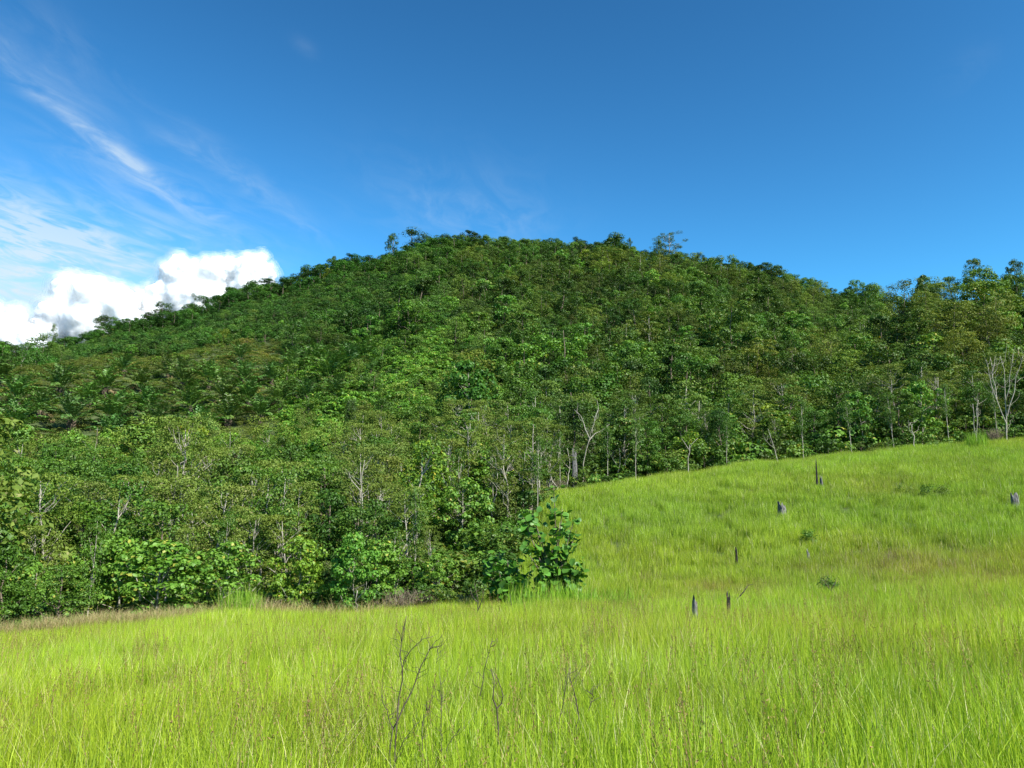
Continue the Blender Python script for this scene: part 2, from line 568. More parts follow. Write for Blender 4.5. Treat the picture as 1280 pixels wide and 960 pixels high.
# ------------------------------------------------------------------ ground sheet
def build_ground():
    def axis(lims):
        out = []
        for a, b, st in lims:
            out.append(np.arange(a, b, st))
        return np.concatenate(out)
    xs = axis([(-4000, -800, 200), (-800, -300, 25), (-300, -60, 4), (-60, 60, .8), (60, 300, 4), (300, 800, 25), (800, 4200, 200)])
    ys = axis([(-1500, -100, 100), (-100, 0, 5), (0, 75, .7), (75, 340, 3), (340, 800, 20), (800, 4200, 200)])
    X, Yg = np.meshgrid(xs, ys)
    Z = H(X.ravel(), Yg.ravel())
    V = np.stack([X.ravel(), Yg.ravel(), Z], 1)
    nx, ny = len(xs), len(ys)
    i = np.arange(ny - 1)[:, None] * nx + np.arange(nx - 1)[None]
    Fq = np.stack([i, i + 1, i + nx + 1, i + nx], -1).reshape(-1, 4)
    m = M(); m.add(V, Fq)
    o = bpy.data.objects.new('ground', m.mesh('ground', [ground_mat()], True))
    COL.objects.link(o)
    o['kind'] = 'structure'; o['label'] = 'green hillside and sloping field'


build_ground()

# ------------------------------------------------------------------ cumulus cloud
def build_clouds():
    mt = bpy.data.materials.new('cumulus')
    mt.use_nodes = True
    t = NT(mt.node_tree)
    out = t.n('ShaderNodeOutputMaterial')
    p = t.n('ShaderNodeBsdfPrincipled')
    p.inputs['Base Color'].default_value = (.76, .775, .80, 1)
    p.inputs['Roughness'].default_value = 1.0
    p.inputs['Specular IOR Level'].default_value = 0.0
    p.inputs['Subsurface Weight'].default_value = 1.0
    p.inputs['Subsurface Radius'].default_value = (1.0, 1.0, 1.0)
    p.inputs['Subsurface Scale'].default_value = 130.0
    t.nt.links.new(p.outputs[0], out.inputs[0])

    def mist_mat(al):
        mm = bpy.data.materials.new('cloud_mist')
        mm.use_nodes = True
        t = NT(mm.node_tree)
        out = t.n('ShaderNodeOutputMaterial')
        g = t.n('ShaderNodeNewGeometry')
        f = t.noise(g.outputs['Position'], .011, 5, .6)
        d = t.n('ShaderNodeBsdfDiffuse'); d.inputs['Color'].default_value = (.96, .97, .98, 1)
        tl = t.n('ShaderNodeBsdfTranslucent'); tl.inputs['Color'].default_value = (.96, .97, .98, 1)
        m0 = t.n('ShaderNodeMixShader'); m0.inputs[0].default_value = .5
        t.nt.links.new(d.outputs[0], m0.inputs[1]); t.nt.links.new(tl.outputs[0], m0.inputs[2])
        tr = t.n('ShaderNodeBsdfTransparent')
        m1 = t.n('ShaderNodeMixShader')
        t.put(m1.inputs[0], t.m('MULTIPLY', t.ramp(f, .36, .62), al))
        t.nt.links.new(tr.outputs[0], m1.inputs[1]); t.nt.links.new(m0.outputs[0], m1.inputs[2])
        t.nt.links.new(m1.outputs[0], out.inputs[0])
        return mm

    def cloud(label, blobs, Y, seed, dens=26):
        rs = np.random.RandomState(seed)
        mb = bpy.data.metaballs.new('cloud_field')
        mb.resolution = 26; mb.threshold = .55
        k = Y / F
        for px, py, r in blobs:
            sx, e = ray(px, py)
            c = np.array([sx * Y, Y, e * Y])
            R = r * k
            el = mb.elements.new(); el.co = c; el.radius = R * 1.35
            for q in range(dens):
                v = rs.normal(0, 1, 3); v /= np.linalg.norm(v)
                v[2] = abs(v[2]) if rs.rand() < .75 else v[2]
                rr = R * rs.uniform(.16, .42)
                el = mb.elements.new(); el.co = c + v * R * rs.uniform(.66, .92); el.radius = rr * 1.35
        o = bpy.data.objects.new('cloud_field', mb)
        COL.objects.link(o)
        bpy.context.view_layer.update()
        dg = bpy.context.evaluated_depsgraph_get()
        me = bpy.data.meshes.new_from_object(o.evaluated_get(dg))
        COL.objects.unlink(o); bpy.data.objects.remove(o)
        me.name = 'cumulus_cloud'
        me.materials.clear(); me.materials.append(mt)
        for p in me.polygons:
            p.use_smooth = True
        o = bpy.data.objects.new('cumulus_cloud', me)
        COL.objects.link(o)
        tex = bpy.data.textures.new('billow', 'CLOUDS'); tex.noise_scale = 115; tex.noise_depth = 5
        sub = o.modifiers.new('sub', 'SUBSURF'); sub.levels = 2; sub.render_levels = 2
        dm = o.modifiers.new('billows', 'DISPLACE'); dm.texture = tex; dm.strength = 80; dm.mid_level = .45
        dm.texture_coords = 'GLOBAL'
        tex2 = bpy.data.textures.new('wisps', 'CLOUDS'); tex2.noise_scale = 42; tex2.noise_depth = 6
        dm = o.modifiers.new('wisps', 'DISPLACE'); dm.texture = tex2; dm.strength = 36; dm.mid_level = .5
        dm.texture_coords = 'GLOBAL'
        rm = o.modifiers.new('remesh', 'REMESH'); rm.mode = 'VOXEL'; rm.voxel_size = 8.0; rm.use_smooth_shade = True
        for off, al in ((13, .20), (24, .20), (36, .15), (50, .10)):
            q = bpy.data.objects.new('mist', me)
            COL.objects.link(q); q.parent = o
            for md in o.modifiers:
                c = q.modifiers.new(md.name, md.type)
                for k in ('levels', 'render_levels', 'texture', 'strength', 'mid_level', 'texture_coords', 'mode', 'voxel_size', 'use_smooth_shade'):
                    if hasattr(md, k):
                        setattr(c, k, getattr(md, k))
            dq = q.modifiers.new('puff', 'DISPLACE'); dq.strength = off; dq.mid_level = 0.0
            tex3 = bpy.data.textures.new('frays', 'CLOUDS'); tex3.noise_scale = 30; tex3.noise_depth = 4
            dq = q.modifiers.new('frays', 'DISPLACE'); dq.texture = tex3; dq.strength = off * .9; dq.mid_level = .5; dq.texture_coords = 'GLOBAL'
            c = q.modifiers.new('remesh2', 'REMESH'); c.mode = 'VOXEL'; c.voxel_size = 10.0; c.use_smooth_shade = True
            q.material_slots[0].link = 'OBJECT'; q.material_slots[0].material = mist_mat(al)
        o['label'] = label; o['category'] = 'cloud'
        o['group'] = 'cumulus clouds behind the hill'
    cloud('tall bright white cumulus cloud rising behind the left slope of the hill',
          [(232, 352, 30), (205, 378, 26), (272, 345, 24), (290, 335, 13), (314, 340, 22), (330, 348, 16), (250, 385, 40), (310, 370, 26), (180, 400, 30), (330, 362, 12)], 5600, 3)
    cloud('lower white cumulus cloud with a flat bulging top, left of the tall one',
          [(88, 368, 24), (122, 372, 26), (150, 385, 22), (75, 395, 24), (110, 410, 32), (165, 408, 22), (60, 420, 22)], 5200, 5)
    cloud('greyish white low cumulus cloud at the left end of the ridge',
          [(-20, 405, 22), (18, 402, 15), (42, 418, 15), (-15, 395, 16), (5, 425, 26), (-60, 420, 36), (40, 440, 20)], 4800, 8, 14)


build_clouds()

# ------------------------------------------------------------------ tree generators
def rdir(rs, n, up=0.0):
    v = rs.normal(0, 1, (n, 3)); v[:, 2] += up
    return v / np.linalg.norm(v, axis=1, keepdims=True)


def make_tree(seed, h=8.0, r=2.4, base=.35, clumps=40, per=100, leaf=.2, aspect=1.6, flat=.55, crad=.75, trunk=.11,
              shape='round', droop=.2, limbs=12, shape_n=4, lean=.04, sides=6, rough=.36):
    """returns (trunk M, crown M); h total height, r crown radius, base fraction of height below the crown"""
    rs = np.random.RandomState(seed)
    tm, cm = M(), M()
    top = np.array([rs.normal(0, lean) * h, rs.normal(0, lean) * h, h * .93])
    zc0, zc1 = h * base, h
    C = []
    ph = rs.uniform(0, 6.28, 3)
    while len(C) < clumps:
        a = rs.uniform(0, 2 * math.pi)
        t = rs.uniform(0, 1) ** .8
        lob = 1 + .22 * math.sin(2 * a + ph[0]) + .16 * math.sin(3 * a + ph[1])
        if shape == 'round':
            prof = math.sqrt(max(0, 1 - (2 * t - 1) ** 2)) * (.75 + .25 * t)
        elif shape == 'umbrella':
            t = .62 + .38 * t
            prof = math.sqrt(max(0, 1 - ((t - .62) / .38) ** 2)) * 1.0
        elif shape == 'cone':
            prof = (1 - t) ** .7 * (.4 + .6 * min(1, t * 5))
        elif shape == 'column':
            prof = .8 * math.sqrt(max(0, 1 - (2 * t - 1) ** 4))
        else:   # layered
            t = round(t * 5) / 5 + rs.uniform(-.11, .11) + .10 * math.sin(a + ph[2])
            t = min(max(t, .03), .98)
            prof = (1.05 - abs(t - .55) * 1.3) * rs.uniform(.8, 1.1)
        rr = r * lob * prof * math.sqrt(rs.uniform(.12, 1))
        cx = top[:2] * (zc0 + t * (zc1 - zc0)) / h
        C.append([cx[0] + rr * math.cos(a), cx[1] + rr * math.sin(a), zc0 + t * (zc1 - zc0) * .96])
    C = np.array(C)
    # trunk and limbs
    n = 7
    tp = wiggle((0, 0, -.4), top, n, .035 * h * .35, rs)
    tr = trunk * np.linspace(1.25, .25, n) * (h / 8)
    tr[0] *= 1.25
    tube(tm, tp, tr, sides)
    for k in rs.permutation(len(C))[:limbs]:
        c = C[k]
        zt = max(c[2] - rs.uniform(.25, .5) * h * .4, h * base * .6)
        f = min(max(zt / top[2], 0.05), .92)
        i = f * (n - 1); i0 = int(i); p0 = tp[i0] * (1 - (i - i0)) + tp[min(i0 + 1, n - 1)] * (i - i0)
        pr = np.interp(f, np.linspace(0, 1, n), tr)
        tube(tm, wiggle(p0, c, 5, .12, rs), np.linspace(pr * .6, .012 * h / 8, 5), 4, cap=False)
    # leaf clumps: shells of leaves, thicker above
    for c in C:
        k = int(per * rs.uniform(.6, 1.35))
        cr = crad * rs.uniform(.65, 1.3)
        d = rdir(rs, k, .35)
        rad = cr * rs.uniform(.45, 1.05, k) ** .6
        P = c + d * rad[:, None] * np.array([1, 1, flat])
        Nn = d * np.array([.9, .9, 1.0]) + rs.normal(0, rough, (k, 3)) + np.array([0, 0, .35])
        Dd = d * np.array([1, 1, .1]) + rs.normal(0, .5, (k, 3)) + np.array([0, 0, -droop])
        L = leaf * rs.uniform(.6, 1.35, k)
        leaves(cm, P, Nn, Dd, L, L / aspect, shape=shape_n)
    return tm, cm


SPEC = {
    # name: (leaf material, bark material, variants, parameters)
    'broadleaf_tree': ('mid_leaf', 'brown_bark', 5, dict(h=8, r=2.4, base=.16, clumps=56, per=105, leaf=.18, aspect=1.6, crad=.68)),
    'dark_tree': ('dark_leaf', 'brown_bark', 3, dict(h=8, r=2.2, base=.12, clumps=50, per=95, leaf=.22, aspect=1.8, shape='column')),
    'feathery_tree': ('olive_leaf', 'pale_bark', 5, dict(h=9, r=2.8, base=.25, clumps=64, per=84, leaf=.15, aspect=1.9, flat=.45, crad=.62, shape='layered', trunk=.075, limbs=26)),
    'broad_leaved_tree': ('light_leaf', 'pale_bark', 4, dict(h=6, r=2.1, base=.12, clumps=58, per=72, leaf=.21, aspect=1.25, flat=.7, crad=.5, shape='round', droop=.8, trunk=.08, limbs=18)),
    'slender_tree': ('mid_leaf', 'pale_bark', 3, dict(h=9, r=1.5, base=.45, clumps=24, per=80, leaf=.2, aspect=1.8, trunk=.075, limbs=9, flat=.5)),
}
PROTO = {}
for nm, (lm, bm_, nvar, kw) in SPEC.items():
    PROTO[nm] = []
    for k in range(nvar):
        tm, cm = make_tree(100 + 31 * k + len(nm), **kw)
        PROTO[nm].append((tm.mesh('trunk', [MAT[bm_]], True), cm.mesh('crown', [MAT[lm]]), kw['h']))

FAR = {}


def far_protos(key, lm, bm_, nvar, seed, **kw):
    L = []
    for k in range(nvar):
        tm, cm = make_tree(seed + k * 7, sides=4, **kw)
        m = M(); m.merge(tm, 0); m.merge(cm, 1)
        L.append(m.mesh(key, [MAT[bm_], MAT[lm]]))
    FAR[key] = L


far_protos('far_mid', 'mid_leaf', 'brown_bark', 6, 900, h=7.5, r=2.9, base=.02, clumps=26, per=115, leaf=.25, flat=.8, rough=.26, aspect=1.4, crad=.85, limbs=5)
far_protos('far_dark', 'dark_leaf', 'brown_bark', 4, 950, h=8, r=2.8, base=.02, clumps=26, per=115, leaf=.25, flat=.8, rough=.26, aspect=1.5, crad=.85, limbs=5)
far_protos('far_olive', 'olive_leaf', 'brown_bark', 5, 1000, h=7.5, r=2.9, base=.06, clumps=32, per=90, leaf=.21, rough=.22, aspect=1.8, flat=.6, crad=.85, limbs=4, trunk=.06)
far_protos('far_light', 'light_leaf', 'brown_bark', 4, 1050, h=6.5, r=2.4, base=.15, clumps=30, per=66, leaf=.28, aspect=1.2, crad=.7, limbs=4, rough=.3, droop=.7)
far_protos('far_pale_stem', 'olive_leaf', 'pale_bark', 3, 1075, h=8.5, r=2.2, base=.4, clumps=26, per=60, leaf=.22, aspect=1.6, flat=.45, crad=.75, limbs=6, trunk=.07)
far_protos('bush_mid', 'mid_leaf', 'brown_bark', 4, 1100, h=2.3, r=1.6, base=.02, clumps=16, per=51, leaf=.20, aspect=1.4, crad=.6, limbs=4)
far_protos('bush_olive', 'olive_leaf', 'brown_bark', 3, 1150, h=2.2, r=1.6, base=.02, clumps=16, per=54, leaf=.17, aspect=1.7, crad=.6, flat=.4, limbs=4)
far_protos('bush_light', 'light_leaf', 'brown_bark', 3, 1200, h=2.0, r=1.5, base=.02, clumps=16, per=40, leaf=.25, aspect=1.2, crad=.55, limbs=4, droop=.6)
far_protos('bush_dark', 'dark_leaf', 'brown_bark', 3, 1250, h=2.4, r=1.6, base=.02, clumps=16, per=51, leaf=.20, aspect=1.4, crad=.6, limbs=4)


def place_tree(kind, x, y, height, label, rz=None, wide=1.0, tint=(1, 1, 1), group=None, rs=random, var=None, cat='tree', name=None, sink=0.0):
    P = PROTO[kind]
    tme, cme, h = P[(rs.randrange(len(P)) if var is None else var) % len(P)]
    s = height / h
    o = thing(name or kind, label, cat, (x, y, h1(x, y) - sink), rs.uniform(0, 6.28) if rz is None else rz, (s * wide, s * wide, s), group)
    obj('trunk', tme, o)
    obj('crown', cme, o, tint)
    return o


random.seed(11)
TAKEN = []      # (x, y, radius) of the individually placed trees


def named(kind, px, pytop, Y, label, wide=1.0, tint=(1, 1, 1), var=None, name=None, cat='tree', group=None):
    x, y = at(px, Y, pytop)
    zt = ray(px, pytop)[1] * Y
    hgt = max(zt - h1(x, y), 1.2)
    TAKEN.append((x, y, 1.6 * wide))
    return place_tree(kind, x, y, hgt, label, wide=wide, tint=tint, var=var, name=name, cat=cat, group=group)

# ------------------------------------------------------------------ oil palms
def frond_mesh(seed, L=4.6, a0=70, drop=60, mat='palm_leaf'):
    """one feather-shaped frond: a0 start angle above the horizon, drop degrees it bends over"""
    rs = np.random.RandomState(seed)
    m = M()
    n = 9
    t = np.linspace(0, 1, n)
    ang = np.radians(a0 - t ** 1.4 * drop)
    step = L / (n - 1)
    x = np.concatenate([[0], np.cumsum(np.cos(ang[:-1]) * step)]); z = np.concatenate([[0], np.cumsum(np.sin(ang[:-1]) * step)])
    spine = np.stack([x, np.zeros(n), z], 1)
    tube(m, spine, np.linspace(.07, .015, n), 3, cap=False)
    C, N, D, Ls = [], [], [], []
    k = 22
    for i in range(k):
        f = .20 + .80 * (i + .5) / k
        p = np.array([np.interp(f, t, spine[:, j]) for j in range(3)])
        a = np.interp(f, t, ang)
        fw = np.array([math.cos(a), 0, math.sin(a)]); up = np.array([-math.sin(a), 0, math.cos(a)])
        ln = .78 * math.sin(math.pi * min(f * .85 + .12, 1)) ** .6 + .1
        for s in (-1, 1):
            d = fw * .75 + np.array([0, s * .85, 0]) + up * rs.uniform(-.1, .45)
            d /= np.linalg.norm(d)
            C.append(p + d * ln * .5 - np.array([0, 0, .10 * ln])); N.append(up + rs.normal(0, .25, 3)); D.append(d - np.array([0, 0, .35])); Ls.append(ln * rs.uniform(.85, 1.1))
    leaves(m, np.array(C), np.array(N), np.array(D), np.array(Ls), np.array(Ls) * .0 + .17, fold=.06)
    return m.mesh('frond', [MAT[mat]])


FR = [frond_mesh(1, 3.6, 84, 40), frond_mesh(2, 4.4, 68, 62), frond_mesh(3, 4.6, 48, 70), frond_mesh(4, 4.3, 24, 62)]
FRD = frond_mesh(5, 3.2, 0, 70, 'dead_frond')


def palm_trunk_mesh():
    rs = np.random.RandomState(4)
    m = M()
    tube(m, [(0, 0, -.8), (0, 0, 0), (0.03, 0, .6), (0, .03, 1.0), (0, 0, 1.55)], [.36, .34, .30, .30, .2], 9)
    for i in range(28):     # cut frond bases
        a = i * 2.4; z = .05 + i * .05
        p = np.array([math.cos(a) * .28, math.sin(a) * .28, z])
        tube(m, [p, p + np.array([math.cos(a) * .18, math.sin(a) * .18, .22])], [.08, .05], 4)
    return m.mesh('trunk', [MAT['palm_trunk']], False)


PTR = palm_trunk_mesh()
PALMS = [(17, 548, 1.1, 'large oil palm at the left edge of the picture, lowest of the palms there'), (20, 506, .95, 'oil palm above the large one at the left edge'),
         (74, 492, .95, 'bright oil palm second from the left in the upper palm row'), (131, 490, .85, 'small compact oil palm beside a brown dry patch'),
         (88, 535, 1.05, 'oil palm with arching fronds left of the brown dry patch'), (141, 532, 1.0, 'oil palm below the brown dry patch'),
         (138, 556, .85, 'oil palm at the lower edge of the palm grove, second from the left'), (196, 556, 1.15, 'largest dark oil palm at the lower right of the grove'),
         (182, 517, .9, 'oil palm just above the largest dark palm'), (176, 486, .8, 'small oil palm high in the grove above a brown dry patch'),
         (228, 485, .95, 'oil palm standing on the upper edge of the grove'), (237, 515, .9, 'oil palm right of the largest dark palm'),
         (262, 482, .85, 'upright oil palm in the upper edge of the grove, right of the middle'), (281, 505, .9, 'oil palm with dark fronds in the middle right of the grove'),
         (285, 532, .9, 'lowest oil palm on the right side of the grove'), (310, 505, .85, 'oil palm on the right side of the grove beside bright shrubs'),
         (304, 478, .8, 'small oil palm near the top right of the grove'), (350, 505, .75, 'yellowish oil palm apart from the grove near a brown patch'),
         (384, 500, .75, 'small round oil palm right of the yellowish one'), (411, 478, 1.0, 'tall dark oil palm farthest right of the lower row'),
         (366, 470, .9, 'olive oil palm left of the tall dark palm'), (437, 462, .85, 'oil palm high on the slope with dark fronds, left of a pair'),
         (456, 452, .9, 'oil palm of the pair highest on the slope'), (50, 520, .85, 'oil palm between the left edge and the arching palm'),
         (325, 525, .8, 'oil palm half hidden by bright shrubs at the right of the grove'), (110, 506, .75, 'small oil palm left of the brown dry patch'),
         (210, 470, .75, 'small oil palm at the top of the grove'), (340, 478, .75, 'small oil palm above the yellowish one'),
         (420, 500, .8, 'oil palm between the tall dark palm and the bright shrubs'), (395, 455, .8, 'oil palm above the tall dark palm, left of the higher ones'),
         (300, 450, .7, 'small oil palm on the upper slope right of the grove'), (155, 465, .7, 'small oil palm at the upper edge of the grove, left of the middle'),
         (2, 478, .9, 'oil palm cut by the left edge of the picture, highest there'), (250, 545, .85, 'oil palm low in the grove between two darker palms')]
PALMXY = []
rp = random.Random(5)
for i, (px, py, sc, lab) in enumerate(PALMS):
    x, y, z = hit(px, py + 6, 70)
    sc *= 1.42 * (y / 140.0) ** .4
    o = thing('oil_palm', lab, 'palm', (x, y, z - .1), rp.uniform(0, 6.28), sc, 'oil palms on the hillside')
    TAKEN.append((x, y, 5.5)); PALMXY.append((x, y))
    obj('trunk', PTR, o)
    nf = 20
    tint = (rp.uniform(.8, 1.15), rp.uniform(.85, 1.15), rp.uniform(.8, 1.2))
    for k in range(nf):
        tier = k / nf
        me = FR[0] if tier < .2 else FR[1] if tier < .52 else FR[2] if tier < .82 else FR[3]
        q = obj('frond', me, o, tint, loc=(0, 0, 1.45 - tier * .35), rot=(0, 0, k * 2.399 + rp.uniform(-.25, .25)),
                scale=(rp.uniform(.85, 1.1), 1, rp.uniform(.85, 1.1)))
    for k in range(rp.choice((0, 0, 1, 1))):
        obj('dead_frond', FRD, o, (1, 1, 1), loc=(0, 0, 1.1), rot=(0, 0, rp.uniform(0, 6.28)))

# ------------------------------------------------------------------ singled-out trees
G_SKY = 'trees standing out on the skyline'
named('dark_tree', 493, 294, 290, 'small dark tree left of the round-crowned one on the hilltop', .75, var=0, group=G_SKY)
named('slender_tree', 512, 289, 292, 'round-crowned tree on a thin trunk at the left of the hilltop', 1.9, (.6, .65, .7), group=G_SKY)
named('dark_tree', 533, 294, 293, 'wide dark tree right of the round-crowned one on the hilltop', 1.25, group=G_SKY)
named('dark_tree', 418, 320, 280, 'narrow dark tree sticking up from the left ridge of the hill', .55, group=G_SKY)
named('broad_leaved_tree', 381, 334, 278, 'small open parasol tree on the left ridge', .8, (.5, .5, .6), group=G_SKY)
named('dark_tree', 203, 377, 265, 'rounded dark tree in front of the white cloud', 1.2, var=1, group=G_SKY)
named('dark_tree', 128, 394, 264, 'dark spreading tree where the ridge meets the cloud on the left', 1.2, (.8, .8, .8), var=2, group=G_SKY)
named('slender_tree', 245, 366, 268, 'thin leaning tree against the white cloud', .8, (.6, .6, .6), group=G_SKY)
named('slender_tree', 69, 405, 262, 'thin sparse tree against the low cloud at far left', .5, (.8, .8, .8), group=G_SKY)
named('feathery_tree', 836, 287, 288, 'tall tree with stacked tufted crowns on the summit ridge', 1.15, (.5, .62, .55), var=1, group=G_SKY)
named('dark_tree', 821, 301, 286, 'low dark tree against the left of the stacked crown tree on the summit', .7, group=G_SKY)
named('dark_tree', 722, 299, 286, 'dark tree on the summit ridge, first of the dark row', .9, group=G_SKY)
named('dark_tree', 745, 302, 286, 'dark tree in the middle of the dark row on the summit', 1.0, var=1, group=G_SKY)
named('dark_tree', 768, 299, 286, 'widest dark tree of the dark row on the summit', 1.5, var=2, group=G_SKY)
named('dark_tree', 785, 298, 286, 'narrow dark pillar-like tree right of the dark summit row', .45, group=G_SKY)
named('slender_tree', 630, 318, 285, 'sparse tall tree with a long pale trunk below the summit', .9, (.8, .7, .7), group='tall pale-trunked trees on the upper slope')
named('slender_tree', 452, 345, 262, 'thin pale-trunked tree above a bare brown patch on the slope', .6, (.8, .8, .8), group='tall pale-trunked trees on the upper slope')
named('slender_tree', 306, 382, 250, 'lone thin pale trunk tree on the left shoulder of the hill', .8, (.7, .7, .6), group='tall pale-trunked trees on the upper slope')
named('feathery_tree', 522, 348, 250, 'dark layered tree on the upper left slope', .8, (.4, .45, .4))
named('broadleaf_tree', 1216, 322, 142, 'tall tree with a ragged spiky top on the right skyline', .62, (.95, .85, .9), var=2, group=G_SKY)
named('broadleaf_tree', 1266, 323, 138, 'rounded dark tree at the right end of the skyline', .55, (.6, .65, .7), var=1, group=G_SKY)
named('broad_leaved_tree', 1152, 344, 150, 'tiny flat parasol tree on the right skyline', .6, (.5, .55, .6), group=G_SKY)
named('broadleaf_tree', 1190, 346, 146, 'full green tree left of the ragged spiky one on the right skyline', .9, group=G_SKY)

named('broad_leaved_tree', 590, 452, 82, 'tall dark tree with large glossy leaves in the middle of the slope', 1.0, (.5, .7, .7), var=1)
named('dark_tree', 441, 500, 84, 'short dark vine-draped trunk among bright shrubs', .45, (.8, .8, .6), name='vine_draped_tree')
named('broad_leaved_tree', 533, 552, 52, 'bright yellow-green tree in the middle of the forest edge', .75, (1.75, 1.45, 1.1), var=2)
named('dark_tree', 411, 612, 40, 'dense dark green tree beside the small white-stemmed one', 1.0, (.85, 1.0, .9), var=0)
named('broad_leaved_tree', 447, 668, 31.2, 'small fresh green tree on a thin white stem at the edge of the grass', .95, (.9, 1.1, 1.0), var=0)
named('broad_leaved_tree', 378, 668, 33.5, 'yellow-green large-leaved tree left of the small white-stemmed one', 1.0, (1.35, 1.2, .9), var=3)
named('broad_leaved_tree', 203, 675, 31.5, 'wide umbrella-shaped bush tree with bright leaves near the left edge of the field', 1.5, (1.05, 1.1, 1.0), var=1)
named('feathery_tree', 240, 520, 50, 'tall feathery tree with pinkish branches on the left', .85, (1.0, 1.05, .9), var=0)
named('feathery_tree', 316, 590, 46, 'feathery tree with white forking branches left of the dark one', .9, (1.1, 1.1, 1.0), var=1)
named('feathery_tree', 456, 555, 46, 'feathery tree on a long white trunk above the small white-stemmed one', .8, (1.0, 1.0, 1.0), var=2)
named('feathery_tree', 490, 600, 42, 'olive flat-topped tree right of the white-trunked one', .9, (.95, .95, .8), var=3)
named('feathery_tree', 545, 655, 36, 'low olive feathery tree left of the big-leaved shrub', .9, (1.0, 1.05, .9), var=4)
named('slender_tree', 617, 548, 52, 'slender dark-topped tree on a straight white stem', .5, (.55, .65, .6), var=0)
named('slender_tree', 575, 560, 50, 'slender tree with a leaning white stem right of the yellow-green one', .7, (.9, .95, .8), var=1)
named('feathery_tree', 688, 515, 60, 'pale-branched airy tree above the big-leaved shrub', .8, (1.0, 1.1, .9), var=1)
named('feathery_tree', 740, 520, 62, 'airy tree right of the grey snag with a pale forked trunk', .7, (.95, 1.05, .9), var=2)
named('feathery_tree', 800, 515, 66, 'airy olive tree behind the left end of the grassy knoll', .8, (.8, .95, .8), var=0)
named('broad_leaved_tree', 862, 540, 66, 'small umbrella tree with bright leaves on the knoll edge', 1.2, (1.2, 1.1, .8), var=2)
named('broadleaf_tree', 815, 470, 80, 'dark vine-hung tree above the left end of the knoll', .6, (.5, .6, .5), var=2)
named('broad_leaved_tree', 1145, 478, 72, 'tree with large pale green leaves behind the knoll on the right', .9, (1.1, 1.2, 1.2), var=0)
named('broad_leaved_tree', 1075, 490, 72, 'leafy dark and light tree left of the pale-leaved one behind the knoll', 1.0, (.8, .95, 1.0), var=1)
named('slender_tree', 1218, 462, 73, 'tree on twin straight pale stems behind the knoll', .9, (.75, .85, .7), var=2)
named('feathery_tree', 965, 520, 70, 'tree with a leaning white stem behind the middle of the knoll', .8, (.7, .8, .7), var=3)

SLIM = ((672, 545, 'slim pale-stemmed tree above the tall big-leaved shrub'), (700, 540, 'slim pale-stemmed tree left of the grey snag'),
        (758, 525, 'slim pale-stemmed tree right of the pale bare forked tree'), (792, 520, 'slim pale-stemmed tree right of the three-pronged bare tree'), (905, 520, 'slim pale-stemmed tree right of the small umbrella tree'),
        (1000, 500, 'slim pale-stemmed tree left of the tall black post'), (1060, 495, 'slim pale-stemmed tree right of the tall black post'), (1112, 490, 'slim pale-stemmed tree left of the pale-leaved tree'),
        (1180, 480, 'slim pale-stemmed tree between the pale-leaved tree and the twin stems'), (1240, 475, 'slim pale-stemmed tree beside the leafless pale tree'), (520, 610, 'slim pale-stemmed tree below the yellow-green tree'),
        (280, 640, 'slim pale-stemmed tree above the dark reed tuft'), (120, 640, 'slim pale-stemmed tree near the left edge'))
for k, (px, pt, lab) in enumerate(SLIM):
    s_ = ray(px, 600)[0]
    Yl = float(np.interp(s_, _GS, _GY)) + .9 + (3 if px < 560 else 0)
    named('slender_tree', px, pt, Yl, lab, .62, (.95, 1.0, .85), group='slim pale-stemmed trees at the forest edge')

# ------------------------------------------------------------------ bare stems, snags, stumps
def stems_mesh(px_lines, Y, r0, r1, name, mat, seed=0, depth=.12, sides=5, jit=.004):
    """polylines given where the photo shows them, each at its own depth round Y"""
    rs = np.random.RandomState(seed)
    m = M()
    for L in px_lines:
        w0, w1 = (L[0] if isinstance(L[0], float) else 1.0), None
        pts = [p for p in L if not isinstance(p, float)]
        dY = rs.uniform(-depth, depth)
        P = []
        for i, (px, py) in enumerate(pts):
            yy = Y + dY * (i / max(1, len(pts) - 1)) + 0.0
            sx, e = ray(px, py)
            P.append([sx * yy, yy, e * yy])
        P = np.array(P)
        # subdivide with a little crookedness
        Q = [P[0]]
        for a, b in zip(P[:-1], P[1:]):
            mid = (a + b) / 2 + rs.normal(0, jit * Y * .35, 3)
            Q += [mid, b]
        tube(m, np.array(Q), np.linspace(r0 * w0, r1 * w0 if w0 < 1 else r1, len(Q)), sides)
    me = m.mesh(name, [MAT[mat]], True)
    return me


def recentre(me, c):
    me.transform(Matrix.Translation(-Vector(c)))
    return me


def hit_grass(px, py, off=.5):
    sx, e = ray(px, py)
    Y = np.arange(5, 90, .1)
    k = np.nonzero(H(sx * Y, Y) + off >= e * Y)[0]
    Yh = Y[k[0]]
    return sx * Yh, Yh, h1(sx * Yh, Yh)


def bare(label, lines, twigs, Y, r0, r1, mat, name='dead_sapling', cat='dead plant', seed=1, group=None, depth=.12):
    px, py = [p for p in lines[0] if not isinstance(p, float)][0]
    x, _ = at(px, Y, py)
    c = (x, Y, h1(x, Y))
    first = list(lines[0]); 
    o = thing(name, label, cat, c, group=group)
    obj('stem', recentre(stems_mesh(lines, Y, r0, r1, 'stem', mat, seed, depth), c), o)
    if twigs:
        tw = obj('twigs', recentre(stems_mesh(twigs, Y, r1 * .8, r1 * .25, 'twigs', mat, seed + 3, depth * 1.6, 4), c), o)
        tw['kind'] = 'stuff'
    return o


